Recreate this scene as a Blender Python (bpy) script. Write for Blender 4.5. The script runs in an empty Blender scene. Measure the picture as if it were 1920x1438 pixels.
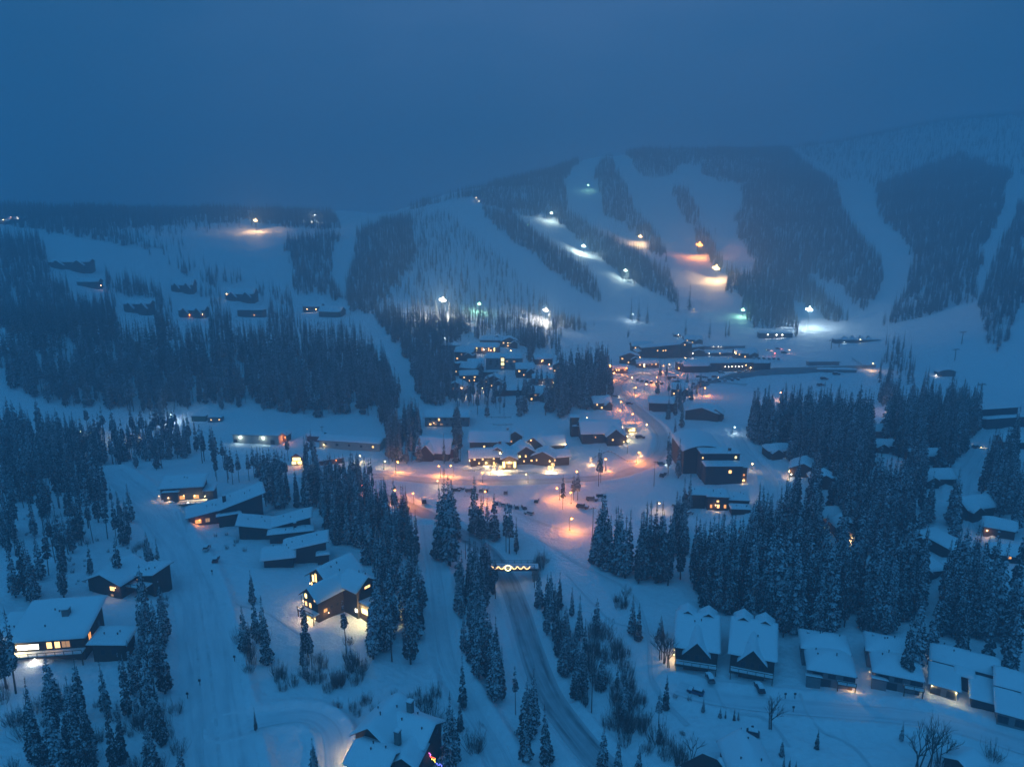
import bpy, bmesh, math, random
import numpy as np
from mathutils import Vector, Matrix
S = bpy.context.scene
COL = S.collection
rnd = random.Random(7)
R = math.radians

# ------------------------------------------------------------------ camera
CAMH, PITCH, FPX = 130.0, R(13.3), 1346.0
cd = bpy.data.cameras.new('camera'); cam = bpy.data.objects.new('camera', cd); COL.objects.link(cam)
cam.location = (0, 0, CAMH); cam.rotation_euler = (R(90) - PITCH, 0, 0)
cd.sensor_width = 36; cd.lens = 36 * FPX / 1920; cd.clip_start = 1; cd.clip_end = 60000
S.camera = cam
S.render.resolution_x, S.render.resolution_y = 1024, 766
S.view_settings.view_transform = 'Standard'; S.view_settings.look = 'None'
S.view_settings.exposure = 0.0; S.view_settings.gamma = 1.0; S.view_settings.use_curve_mapping = False
S.render.engine = 'CYCLES'
cy = S.cycles
cy.volume_bounces = 1; cy.max_bounces = 5; cy.diffuse_bounces = 2; cy.glossy_bounces = 1
cy.transmission_bounces = 2; cy.use_denoising = True; cy.sample_clamp_indirect = 1.5
cy.volume_step_rate = 1; cy.caustics_reflective = False; cy.caustics_refractive = False

# ------------------------------------------------------------------ dusk sky and soft light
SUN_EL, SUN_ROT = R(2.0), R(200)
W = bpy.data.worlds.new('World'); S.world = W; W.use_nodes = True
nt = W.node_tree; nt.nodes.clear()
out = nt.nodes.new('ShaderNodeOutputWorld'); bg = nt.nodes.new('ShaderNodeBackground')
sky = nt.nodes.new('ShaderNodeTexSky'); sky.sky_type = 'NISHITA'; sky.sun_disc = False
sky.sun_elevation = SUN_EL; sky.sun_rotation = SUN_ROT
# a low cloud layer covers nearly all of the twilight sky: soft, almost even blue
tc = nt.nodes.new('ShaderNodeTexCoord'); mp = nt.nodes.new('ShaderNodeMapping'); mp.inputs['Scale'].default_value = (1.2, 1.2, 3.0)
nz = nt.nodes.new('ShaderNodeTexNoise'); nz.inputs['Scale'].default_value = 2.2; nz.inputs['Detail'].default_value = 6; nz.inputs['Roughness'].default_value = .6
nt.links.new(tc.outputs['Generated'], mp.inputs[0]); nt.links.new(mp.outputs[0], nz.inputs['Vector'])
cr = nt.nodes.new('ShaderNodeValToRGB'); nt.links.new(nz.outputs['Fac'], cr.inputs[0])
CLOUD_LO, CLOUD_HI = (0.07, 1.06, 2.72, 1), (0.22, 1.56, 3.50, 1)
cr.color_ramp.elements[0].position = 0.3; cr.color_ramp.elements[0].color = CLOUD_LO
cr.color_ramp.elements[1].position = 0.7; cr.color_ramp.elements[1].color = CLOUD_HI
mx = nt.nodes.new('ShaderNodeMix'); mx.data_type = 'RGBA'; mx.inputs[0].default_value = 0.98
# the cloud is thinner and paler over the valley head, darker away from it
vd = nt.nodes.new('ShaderNodeVectorMath'); vd.operation = 'DOT_PRODUCT'; vd.inputs[1].default_value = (.06, .975, .21); nt.links.new(tc.outputs['Generated'], vd.inputs[0])
mr = nt.nodes.new('ShaderNodeMapRange'); mr.inputs[1].default_value = .70; mr.inputs[2].default_value = 1.0; mr.inputs[3].default_value = .0; mr.inputs[4].default_value = 1.0; nt.links.new(vd.outputs['Value'], mr.inputs[0])
cm = nt.nodes.new('ShaderNodeMix'); cm.data_type = 'RGBA'; cm.blend_type = 'MULTIPLY'; cm.inputs[0].default_value = 1; cg = nt.nodes.new('ShaderNodeMix'); cg.data_type = 'RGBA'
cg.inputs[6].default_value = (.42, .76, .76, 1); cg.inputs[7].default_value = (5.0, 1.50, 1.38, 1); nt.links.new(mr.outputs[0], cg.inputs[0]); nt.links.new(cr.outputs[0], cm.inputs[6]); nt.links.new(cg.outputs[2], cm.inputs[7])
nt.links.new(sky.outputs[0], mx.inputs[6]); nt.links.new(cm.outputs[2], mx.inputs[7])
nt.links.new(mx.outputs[2], bg.inputs[0]); bg.inputs[1].default_value = 0.095
nt.links.new(bg.outputs[0], out.inputs[0])
sl = bpy.data.lights.new('twilight_sun', 'SUN'); sun = bpy.data.objects.new('twilight_sun', sl); COL.objects.link(sun)
sl.energy = 1.0; sl.angle = R(70); sl.color = (0.07, 0.46, 1.0)
sun.rotation_euler = (R(22), R(-12), R(0))

# ------------------------------------------------------------------ helpers: pixels of the survey photo <-> rays
cP, sP = math.cos(PITCH), math.sin(PITCH)
def ray(px, py):
    a, b = (px - 960) / FPX, -(py - 719) / FPX
    d = np.array([a, cP + b * sP, -sP + b * cP])
    return d / np.linalg.norm(d)
def proj(x, y, z):
    dz = z - CAMH
    f = y * cP - dz * sP
    u = y * sP + dz * cP
    return 960 + FPX * x / f, 719 - FPX * u / f, f

# ------------------------------------------------------------------ terrain
def C(px, py, r=None, z=None):
    d = ray(px, py); h = math.hypot(d[0], d[1]); t = d[2] / h
    if r is None: r = (z - CAMH) / t
    else: z = CAMH + r * t
    return math.atan2(d[0], d[1]), math.log(r), z
ctrl = []
for px, a in {0: 16, 480: 9, 960: -1, 1440: 1, 1920: 3}.items(): ctrl.append(C(px, 1438, z=a))
for px, a in {0: 16, 330: 11, 560: 7, 960: 0, 1440: 2, 1920: 4}.items(): ctrl.append(C(px, 1200, z=a))
for px, a in {0: 17, 300: 9, 520: 5, 960: 1, 1440: 4, 1920: 8}.items(): ctrl.append(C(px, 1010, z=a))
for px, a in {0: 14, 300: 7, 620: 3, 960: 2, 1300: 4, 1600: 8, 1920: 12}.items(): ctrl.append(C(px, 880, z=a))
for px, a in {0: 12, 300: 5, 620: 3, 900: 4, 1200: 4, 1500: 7, 1920: 10}.items(): ctrl.append(C(px, 775, z=a))
for px, r in {0: 590, 300: 600, 560: 610, 780: 640}.items(): ctrl.append(C(px, 640, r=r))
for px, a in {960: 14, 1200: 7, 1400: 6, 1650: 7, 1920: 9}.items(): ctrl.append(C(px, 680, z=a))
for px, r in {0: 790, 300: 800, 560: 790, 850: 730, 1020: 790, 1200: 870, 1340: 890, 1500: 900, 1650: 890, 1800: 830, 1920: 760}.items(): ctrl.append(C(px, 590, r=r))
for px, r in {0: 930, 300: 950, 560: 960, 700: 930, 850: 900, 1020: 960, 1200: 1060, 1340: 1080, 1500: 1080, 1650: 1060, 1800: 990, 1920: 930}.items(): ctrl.append(C(px, 500, r=r))
for px, r in {0: 1120, 300: 1150, 560: 1150, 700: 1130}.items(): ctrl.append(C(px, 430, r=r))
for px, r in {0: 1450, 300: 1480, 560: 1480}.items(): ctrl.append(C(px, 402, r=r))
for px, r, y in ((730, 1400, 392), (880, 1330, 372), (1000, 1500, 336), (1120, 1700, 296)): ctrl.append(C(px, y, r=r))
for px, r in {900: 1240, 1050: 1260, 1200: 1350, 1340: 1350, 1500: 1340, 1650: 1320, 1800: 1260, 1920: 1200}.items(): ctrl.append(C(px, 400, r=r))
for px, r, y in ((1250, 1950, 288), (1400, 2150, 285), (1520, 2400, 275), (1700, 2750, 240), (1920, 2750, 215), (1650, 1850, 322), (1860, 1800, 310)): ctrl.append(C(px, y, r=r))
def back(px, y, r2, drop): 
    a, _, z = C(px, y, r=r2); ctrl.append((a, math.log(r2), z - drop))
for px, y, r2, dr in ((0, 402, 2100, 40), (300, 402, 2100, 45), (560, 402, 2100, 45), (730, 392, 1950, 45), (880, 372, 1850, 50), (1000, 336, 2000, 55),
                      (1120, 296, 2250, 70), (1300, 286, 2700, 70), (1520, 275, 3000, 60), (1700, 240, 3400, 60), (1920, 215, 3400, 60)): back(px, y, r2, dr)
for a in (-40, -20, 0, 20, 40):
    ctrl.append((R(a), math.log(90), 12 - a * .2)); ctrl.append((R(a), math.log(4500), 150 + max(0, a) * 3))
K = np.array(ctrl); KU = np.stack([K[:, 0] * 1.6, K[:, 1]], 1)
def phi(d2): return np.where(d2 > 1e-12, d2 * np.log(np.maximum(d2, 1e-12)), 0.0)
n = len(K); D2 = ((KU[:, None] - KU[None]) ** 2).sum(2)
A = np.zeros((n + 3, n + 3)); A[:n, :n] = phi(D2) + np.eye(n) * 2e-3; A[:n, n] = 1; A[:n, n + 1:] = KU; A[n, :n] = 1; A[n + 1:, :n] = KU.T
WT = np.linalg.solve(A, np.concatenate([K[:, 2], [0, 0, 0]]))
def tps(az, lr):
    u = np.clip(az, -.72, .72) * 1.6; v = np.clip(lr, math.log(75), math.log(4500))
    o = WT[n] + WT[n + 1] * u + WT[n + 2] * v
    for i in range(n): o = o + WT[i] * phi((u - KU[i, 0]) ** 2 + (v - KU[i, 1]) ** 2)
    return o
rg = np.random.RandomState(11); LAT = rg.rand(256, 256)
def vnoise(x, y):
    xi, yi = np.floor(x).astype(int), np.floor(y).astype(int); fx, fy = x - xi, y - yi
    fx = fx * fx * (3 - 2 * fx); fy = fy * fy * (3 - 2 * fy)
    g = lambda a, b: LAT[a & 255, b & 255]
    return (g(xi, yi) * (1 - fx) + g(xi + 1, yi) * fx) * (1 - fy) + (g(xi, yi + 1) * (1 - fx) + g(xi + 1, yi + 1) * fx) * fy - .5
def fbm(x, y, s, o=4):
    t = 0
    for k in range(o): t = t + vnoise(x / s * 2 ** k + 17 * k, y / s * 2 ** k + 5 * k) / 2 ** k
    return t
RR = np.concatenate([np.arange(60, 130, 3.), np.arange(130, 430, 1.4), np.arange(430, 900, 2.6), np.arange(900, 3000, 9.), np.geomspace(3000, 9000, 36)])
AZ = np.concatenate([R(np.arange(-78, -40, 2.)) if False else np.radians(np.arange(-78, -40, 2.)), np.radians(np.arange(-40, 40.01, .23)), np.radians(np.arange(42, 79, 2.))])
GA, GR = np.meshgrid(AZ, RR)
GX, GY = GR * np.sin(GA), GR * np.cos(GA)
GZ = tps(GA, np.log(GR))
far = np.clip((GR - 550) / 700, 0, 1)
GZ += fbm(GX, GY, 38) * 1.3 * (1 - far) + fbm(GX, GY, 120, 5) * 16 * far * np.clip((2300 - GR) / 500, .3, 1) + fbm(GX, GY, 7, 3) * .55 + fbm(GX, GY, 3.2, 2) * .22 * (1 - far)
IR, IA = np.arange(len(RR)), np.arange(len(AZ))
def ground(x, y):
    x, y = np.asarray(x, float), np.asarray(y, float)
    i = np.interp(np.hypot(x, y), RR, IR); j = np.interp(np.arctan2(x, y), AZ, IA)
    i0 = np.clip(i.astype(int), 0, len(RR) - 2); j0 = np.clip(j.astype(int), 0, len(AZ) - 2); a, b = i - i0, j - j0
    return (GZ[i0, j0] * (1 - b) + GZ[i0, j0 + 1] * b) * (1 - a) + (GZ[i0 + 1, j0] * (1 - b) + GZ[i0 + 1, j0 + 1] * b) * a
TS = np.geomspace(75, 3000, 1600)
def gp(px, py, zoff=0.0):
    """world point where the survey pixel meets the ground"""
    d = ray(px, py); h = math.hypot(d[0], d[1]); d = d / h
    x, y, z = d[0] * TS, d[1] * TS, CAMH + d[2] * TS
    df = z - (ground(x, y) + zoff); k = np.argmax(df < 0)
    if k == 0: k = len(TS) - 1
    f = df[k - 1] / (df[k - 1] - df[k] + 1e-9); t = TS[k - 1] + f * (TS[k] - TS[k - 1])
    return float(d[0] * t), float(d[1] * t)
def scale_at(x, y):
    return FPX / (y * cP - (float(ground(x, y)) - CAMH) * sP)

# roads: control pixels (px, py, z offset), smoothed, cut into the ground
def spline(P, step=2.0):
    P = np.array(P, float); Q = []
    for i in range(len(P) - 1):
        p0, p1, p2, p3 = P[max(i - 1, 0)], P[i], P[i + 1], P[min(i + 2, len(P) - 1)]
        m = max(2, int(np.linalg.norm((p2 - p1)[:2]) / step))
        for k in range(m):
            t = k / m
            Q.append(.5 * ((2 * p1) + (-p0 + p2) * t + (2 * p0 - 5 * p1 + 4 * p2 - p3) * t * t + (-p0 + 3 * p1 - 3 * p2 + p3) * t ** 3))
    Q.append(P[-1]); return np.array(Q)
ROADS = {
 'main_road': (8.0, 'asphalt', [(1180, 1480, -1), (1120, 1425, -1), (1070, 1365, -1), (1025, 1295, -2), (995, 1215, -3.5), (972, 1140, -5.5), (950, 1085, -7), (915, 1035, -5), (868, 1002, -2.5), (815, 972, -1), (765, 948, 0), (700, 925, 0)]),
 'village_road': (8.5, 'packed', [(560, 900, 0), (640, 893, 0), (720, 893, 0), (830, 903, 0), (960, 903, 0), (1080, 900, 0), (1165, 888, 0), (1225, 862, 0), (1243, 828, 0), (1226, 795, 0), (1195, 768, 0), (1165, 742, 0), (1160, 718, 0), (1200, 702, 0), (1290, 712, 0), (1400, 722, 0)]),
 'access_road': (14.0, 'snowroad', [(205, 885, 0), (255, 925, 0), (305, 985, 0), (345, 1055, 0), (372, 1130, 0), (388, 1220, 0), (402, 1330, 0), (425, 1470, 0)]),
 'ski_path': (6.0, 'snowroad', [(800, 985, 0), (815, 1070, 0), (826, 1160, 0), (840, 1240, 0), (880, 1320, 0), (925, 1400, 0), (960, 1470, 0)]),
 'chalet_road': (7.0, 'snowroad', [(1385, 1000, 0), (1440, 960, 0), (1445, 900, 0), (1400, 850, 0), (1375, 800, 0)]),
 'chalet_drive': (5.0, 'snowroad', [(425, 1365, 0), (500, 1345, 0), (580, 1345, 0), (622, 1375, 0), (632, 1420, 0), (634, 1470, 0)]),
 'duplex_drive': (7.0, 'snowroad', [(1270, 1290, 0), (1340, 1305, 0), (1440, 1318, 0), (1560, 1330, 0), (1680, 1338, 0), (1790, 1358, 0), (1930, 1400, 0)]),
 'cabin_lane': (6.0, 'snowroad', [(1445, 1000, 0), (1560, 1040, 0), (1660, 1062, 0), (1740, 1060, 0), (1800, 1080, 0), (1870, 1125, 0), (1940, 1160, 0)]),
 'hill_road': (8.0, 'snowroad', [(1800, 1080, 0), (1830, 1020, 0), (1800, 950, 0), (1815, 880, 0), (1855, 820, 0), (1870, 790, 0)]),
}
PATHS = {}
for nm, (w, mt, pts) in ROADS.items():
    q = [gp(a, b, c) + (c,) for a, b, c in pts]
    P = spline(q, 2.0)
    bz = ground(P[:, 0], P[:, 1]); ker = np.ones(21) / 21
    bz = np.convolve(np.pad(bz, 10, 'edge'), ker, 'valid') + P[:, 2]
    PATHS[nm] = (w, mt, np.column_stack([P[:, :2], bz, P[:, 2]]))
for nm, (w, mt, P) in PATHS.items():
    m = (GX > P[:, 0].min() - 40) & (GX < P[:, 0].max() + 40) & (GY > P[:, 1].min() - 40) & (GY < P[:, 1].max() + 40)
    x, y = GX[m], GY[m]; best = np.full(x.shape, 1e9); zr = np.zeros(x.shape); zo = np.zeros(x.shape)
    for i in range(len(P) - 1):
        a, b = P[i], P[i + 1]; ab = b - a; L = ab[0] ** 2 + ab[1] ** 2 + 1e-9
        t = np.clip(((x - a[0]) * ab[0] + (y - a[1]) * ab[1]) / L, 0, 1)
        d = np.hypot(x - a[0] - t * ab[0], y - a[1] - t * ab[1]); k = d < best
        best = np.where(k, d, best); zr = np.where(k, a[2] + t * ab[2], zr); zo = np.where(k, a[3] + t * ab[3], zo)
    berm = 1.25 * np.exp(-((best - w / 2 - 2.2) / 1.3) ** 2) * (1 if w < 12 else .7)
    sw = 5 + np.abs(zo) * 1.5; t = np.clip((best - w / 2 - .8) / sw, 0, 1); t = t * t * (3 - 2 * t)
    z = GZ[m]; GZ[m] = (zr - .25) * (1 - t) + z * t + berm
def near_road(x, y, pad=2.0):
    o = np.zeros(np.shape(x), bool)
    for nm, (w, mt, P) in PATHS.items():
        for i in range(0, len(P), 2): o |= np.hypot(x - P[i, 0], y - P[i, 1]) < w / 2 + pad
    return o

# ------------------------------------------------------------------ materials
MATS = {}
def mat(name, col, rough=.8, emit=None, es=0, metal=0, nscale=0, namt=0, bump=0, alpha=None):
    if name in MATS: return MATS[name]
    m = bpy.data.materials.new(name); m.use_nodes = True; t = m.node_tree; b = t.nodes['Principled BSDF']
    b.inputs['Base Color'].default_value = (*col, 1); b.inputs['Roughness'].default_value = rough; b.inputs['Metallic'].default_value = metal
    b.inputs['Specular IOR Level'].default_value = .3
    if emit: b.inputs['Emission Color'].default_value = (*emit, 1); b.inputs['Emission Strength'].default_value = es
    if nscale:
        c = t.nodes.new('ShaderNodeTexCoord'); nn = t.nodes.new('ShaderNodeTexNoise'); nn.inputs['Scale'].default_value = nscale; nn.inputs['Detail'].default_value = 5
        t.links.new(c.outputs['Object'], nn.inputs['Vector'])
        if namt:
            r = t.nodes.new('ShaderNodeValToRGB'); t.links.new(nn.outputs['Fac'], r.inputs[0])
            r.color_ramp.elements[0].position = .3; r.color_ramp.elements[1].position = .7
            r.color_ramp.elements[0].color = (*[v * (1 - namt) for v in col], 1); r.color_ramp.elements[1].color = (*[min(1, v * (1 + namt)) for v in col], 1)
            t.links.new(r.outputs[0], b.inputs['Base Color'])
        if bump:
            bb = t.nodes.new('ShaderNodeBump'); bb.inputs['Strength'].default_value = 1; bb.inputs['Distance'].default_value = bump
            t.links.new(nn.outputs['Fac'], bb.inputs['Height']); t.links.new(bb.outputs[0], b.inputs['Normal'])
    MATS[name] = m; return m
SNOW = mat('snow', (.80, .82, .85), .7, nscale=.55, namt=.05, bump=.6)
ROOFSNOW = mat('roof_snow', (.82, .84, .87), .7, nscale=.8, namt=.02, bump=.08)
def road_mat(name, base, track, amt):
    m = bpy.data.materials.new(name); m.use_nodes = True; t = m.node_tree; b = t.nodes['Principled BSDF']; N = t.nodes; Lk = t.links.new
    b.inputs['Roughness'].default_value = .75; b.inputs['Specular IOR Level'].default_value = .2
    uv = N.new('ShaderNodeUVMap'); uv.uv_map = 'uv'; mp = N.new('ShaderNodeMapping'); mp.inputs['Scale'].default_value = (11, .06, 1); Lk(uv.outputs[0], mp.inputs[0])
    n1 = N.new('ShaderNodeTexNoise'); n1.inputs['Scale'].default_value = 1; n1.inputs['Detail'].default_value = 4; n1.inputs['Distortion'].default_value = .4; Lk(mp.outputs[0], n1.inputs['Vector'])
    n2 = N.new('ShaderNodeTexNoise'); n2.inputs['Scale'].default_value = .25; n2.inputs['Detail'].default_value = 5
    c = N.new('ShaderNodeTexCoord'); Lk(c.outputs['Object'], n2.inputs['Vector'])
    mm = N.new('ShaderNodeMath'); mm.operation = 'MULTIPLY_ADD'; Lk(n2.outputs['Fac'], mm.inputs[0]); mm.inputs[1].default_value = .5; Lk(n1.outputs['Fac'], mm.inputs[2])
    sep = N.new('ShaderNodeSeparateXYZ'); Lk(uv.outputs[0], sep.inputs[0])          # wheels run in the middle of each side
    rp = N.new('ShaderNodeValToRGB'); Lk(sep.outputs[0], rp.inputs[0]); e = rp.color_ramp
    for p_, v in ((.06, 0), (.16, .9), (.42, .35), (.58, .35), (.84, .9), (.94, 0)):
        q = e.elements.new(p_); q.color = (v, v, v, 1)
    e.elements[0].color = (0, 0, 0, 1); e.elements[-1].color = (0, 0, 0, 1)
    r2 = N.new('ShaderNodeMapRange'); Lk(mm.outputs[0], r2.inputs[0]); r2.inputs[1].default_value = .55; r2.inputs[2].default_value = .95
    m2 = N.new('ShaderNodeMath'); m2.operation = 'MULTIPLY'; Lk(r2.outputs[0], m2.inputs[0]); Lk(rp.outputs[0], m2.inputs[1])
    m3 = N.new('ShaderNodeMath'); m3.operation = 'MULTIPLY'; Lk(m2.outputs[0], m3.inputs[0]); m3.inputs[1].default_value = amt
    x = N.new('ShaderNodeMix'); x.data_type = 'RGBA'; x.inputs[6].default_value = (*base, 1); x.inputs[7].default_value = (*track, 1)
    Lk(m3.outputs[0], x.inputs[0]); Lk(x.outputs[2], b.inputs['Base Color'])
    bb = N.new('ShaderNodeBump'); bb.inputs['Distance'].default_value = .12; Lk(mm.outputs[0], bb.inputs['Height']); Lk(bb.outputs[0], b.inputs['Normal'])
    return m
RM = {'asphalt': road_mat('slushy_asphalt', (.52, .54, .57), (.11, .12, .14), 1.0), 'packed': road_mat('packed_snow_road', (.66, .67, .69), (.30, .29, .28), .9),
      'snowroad': road_mat('groomed_snow_road', (.78, .80, .83), (.52, .54, .58), .9), 'track': road_mat('pressed_snow_track', (.74, .76, .79), (.50, .52, .55), 1.0)}

def tag(o, label=None, cat=None, group=None, kind=None):
    if label: o['label'] = label
    if cat: o['category'] = cat
    if group: o['group'] = group
    if kind: o['kind'] = kind
    return o
def link(name, me, parent=None, loc=None, rot=None):
    o = bpy.data.objects.new(name, me); COL.objects.link(o)
    if parent: o.parent = parent
    if loc is not None: o.location = loc
    if rot is not None: o.rotation_euler = (0, 0, rot) if not isinstance(rot, (tuple, list)) else rot
    return o
def empty(name, loc, rot=0):
    o = link(name, None, None, loc, rot); o.empty_display_size = .5; return o
def mesh(name, V, F, m=None, smooth=False, midx=None):
    me = bpy.data.meshes.new(name); me.from_pydata([tuple(v) for v in V], [], [tuple(f) for f in F])
    for q in (m if isinstance(m, (list, tuple)) else [m]):
        if q: me.materials.append(q)
    if midx is not None: me.polygons.foreach_set('material_index', midx)
    if smooth: me.polygons.foreach_set('use_smooth', [True] * len(me.polygons))
    me.update(); return me
class MB:
    def __init__(s): s.V = []; s.F = []; s.M = []
    def add(s, V, F, mi=0):
        k = len(s.V); s.V += [tuple(v) for v in V]; s.F += [tuple(i + k for i in f) for f in F]; s.M += [mi] * len(F)
    def box(s, x0, y0, z0, x1, y1, z1, mi=0):
        s.add([(x0, y0, z0), (x1, y0, z0), (x1, y1, z0), (x0, y1, z0), (x0, y0, z1), (x1, y0, z1), (x1, y1, z1), (x0, y1, z1)],
              [(0, 3, 2, 1), (4, 5, 6, 7), (0, 1, 5, 4), (1, 2, 6, 5), (2, 3, 7, 6), (3, 0, 4, 7)], mi)
    def tube(s, p, q, r0, r1=None, n=6, mi=0):
        p, q = Vector(p), Vector(q); r1 = r0 if r1 is None else r1; d = (q - p).normalized()
        u = d.cross(Vector((0, 0, 1))) if abs(d.z) < .95 else d.cross(Vector((1, 0, 0))); u.normalize(); v = d.cross(u)
        A = [p + (u * math.cos(a) + v * math.sin(a)) * r0 for a in [2 * math.pi * k / n for k in range(n)]]
        B = [q + (u * math.cos(a) + v * math.sin(a)) * r1 for a in [2 * math.pi * k / n for k in range(n)]]
        s.add(A + B, [(k, (k + 1) % n, n + (k + 1) % n, n + k) for k in range(n)] + [tuple(range(n))[::-1], tuple(range(n, 2 * n))], mi)
    def mesh(s, name, m, smooth=False): return mesh(name, s.V, s.F, m, smooth, s.M)

# the ground sheet
nr, na = GX.shape
me = bpy.data.meshes.new('snowy_ground'); me.vertices.add(nr * na)
me.vertices.foreach_set('co', np.stack([GX, GY, GZ], 2).astype(np.float32).ravel())
i, j = np.meshgrid(np.arange(nr - 1), np.arange(na - 1), indexing='ij'); q = (i * na + j).ravel()
fi = np.stack([q, q + 1, q + na + 1, q + na], 1)[:, ::-1].astype(np.int32)
me.loops.add(fi.size); me.loops.foreach_set('vertex_index', fi.ravel()); me.polygons.add(len(fi))
me.polygons.foreach_set('loop_start', np.arange(0, fi.size, 4, dtype=np.int32)); me.polygons.foreach_set('loop_total', np.full(len(fi), 4, np.int32))
me.polygons.foreach_set('use_smooth', np.ones(len(fi), bool)); me.update(calc_edges=True); me.validate(); me.materials.append(SNOW)
tag(link('snowy_ground', me), 'deep snow covering the valley floor and the mountain', kind='structure')
# tracks of sledges, groomers and walkers, pressed into the snow
TRACKS = [('ski_track', .9, [(330, 960), (352, 1040), (362, 1140), (372, 1250), (380, 1440)]), ('ski_track', .9, [(338, 955), (362, 1040), (378, 1150), (395, 1260), (412, 1440)]), ('sledge_track', 1.6, [(820, 1010), (822, 1100), (835, 1190), (858, 1270), (900, 1350), (950, 1440)]),
 ('sledge_track', 1.6, [(1010, 1010), (1090, 1060), (1180, 1110), (1215, 1190), (1225, 1280), (1290, 1360)]), ('foot_track', .8, [(1060, 1075), (1140, 1160), (1200, 1180), (1240, 1230)]), ('foot_track', .8, [(1500, 1300), (1530, 1360), (1600, 1400), (1640, 1450)]), ('foot_track', .8, [(1340, 1290), (1370, 1330), (1440, 1350), (1480, 1400)]),
 ('sledge_track', 1.8, [(1150, 1000), (1080, 1000), (1000, 975), (930, 940), (870, 930)]), ('foot_track', .8, [(560, 1190), (500, 1150), (440, 1130), (390, 1140)]), ('ski_track', 1.2, [(1320, 560), (1310, 600), (1290, 640)]), ('foot_track', .8, [(40, 1100), (120, 1010), (190, 960), (240, 930)])]
for nm, w, pts in TRACKS: PATHS[nm + str(len(PATHS))] = (w, 'track', np.column_stack([spline([gp(a, b) + (0,) for a, b in pts], 2.0)[:, :2]] + [np.zeros((1, 1))] * 0))
# roads draped on it
for nm, (w, mt, P) in PATHS.items():
    T = np.gradient(P[:, :2], axis=0); T /= np.linalg.norm(T, axis=1)[:, None] + 1e-9; NX = np.stack([T[:, 1], -T[:, 0]], 1)
    k = 9; V = []; UV = []; s_ = np.concatenate([[0], np.cumsum(np.hypot(*np.diff(P[:, :2], axis=0).T))])
    for a in range(len(P)):
        for b in range(k):
            f = b / (k - 1); p = P[a, :2] + NX[a] * (f - .5) * w; V.append((p[0], p[1], float(ground(p[0], p[1])) + .1 + (.05 if 0 < b < k - 1 else 0))); UV.append((f, s_[a]))
    F = [(a * k + b, a * k + b + 1, (a + 1) * k + b + 1, (a + 1) * k + b) for a in range(len(P) - 1) for b in range(k - 1)]
    me = mesh(nm, V, F, RM[mt], True); u = me.uv_layers.new(name='uv')
    for l in me.loops: u.data[l.index].uv = UV[l.vertex_index]
    tag(link(nm.rstrip('0123456789'), me), kind='structure')

# ------------------------------------------------------------------ trees
def needle_mat(name, snow_amt, dark=(.026, .038, .036)):
    m = bpy.data.materials.new(name); m.use_nodes = True; t = m.node_tree; b = t.nodes['Principled BSDF']; N = t.nodes; Lk = t.links.new
    b.inputs['Roughness'].default_value = .9; b.inputs['Specular IOR Level'].default_value = .1
    g = N.new('ShaderNodeNewGeometry'); sp = N.new('ShaderNodeSeparateXYZ'); Lk(g.outputs['Normal'], sp.inputs[0])
    c = N.new('ShaderNodeTexCoord'); n1 = N.new('ShaderNodeTexNoise'); n1.inputs['Scale'].default_value = 2.3; n1.inputs['Detail'].default_value = 5; n1.inputs['Roughness'].default_value = .65; Lk(c.outputs['Object'], n1.inputs['Vector'])
    ab = N.new('ShaderNodeMath'); ab.operation = 'ABSOLUTE'; Lk(sp.outputs[2], ab.inputs[0])
    ad = N.new('ShaderNodeMath'); ad.operation = 'MULTIPLY_ADD'; Lk(ab.outputs[0], ad.inputs[0]); ad.inputs[1].default_value = .55; Lk(n1.outputs['Fac'], ad.inputs[2])
    r = N.new('ShaderNodeMapRange'); Lk(ad.outputs[0], r.inputs[0]); r.inputs[1].default_value = 1.02 - snow_amt * .35; r.inputs[2].default_value = 1.12 - snow_amt * .35
    x = N.new('ShaderNodeMix'); x.data_type = 'RGBA'; x.inputs[6].default_value = (*dark, 1); x.inputs[7].default_value = (.60, .63, .67, 1)
    Lk(r.outputs[0], x.inputs[0]); Lk(x.outputs[2], b.inputs['Base Color']); return m
NEED = needle_mat('snow_dusted_needles', .62); NEEDF = needle_mat('frosted_needles', .38, (.032, .045, .045)); TWIG = needle_mat('frosted_twigs', .35, (.06, .055, .05))
BARK = mat('bark', (.05, .042, .036), .95, nscale=3, namt=.4)
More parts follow.
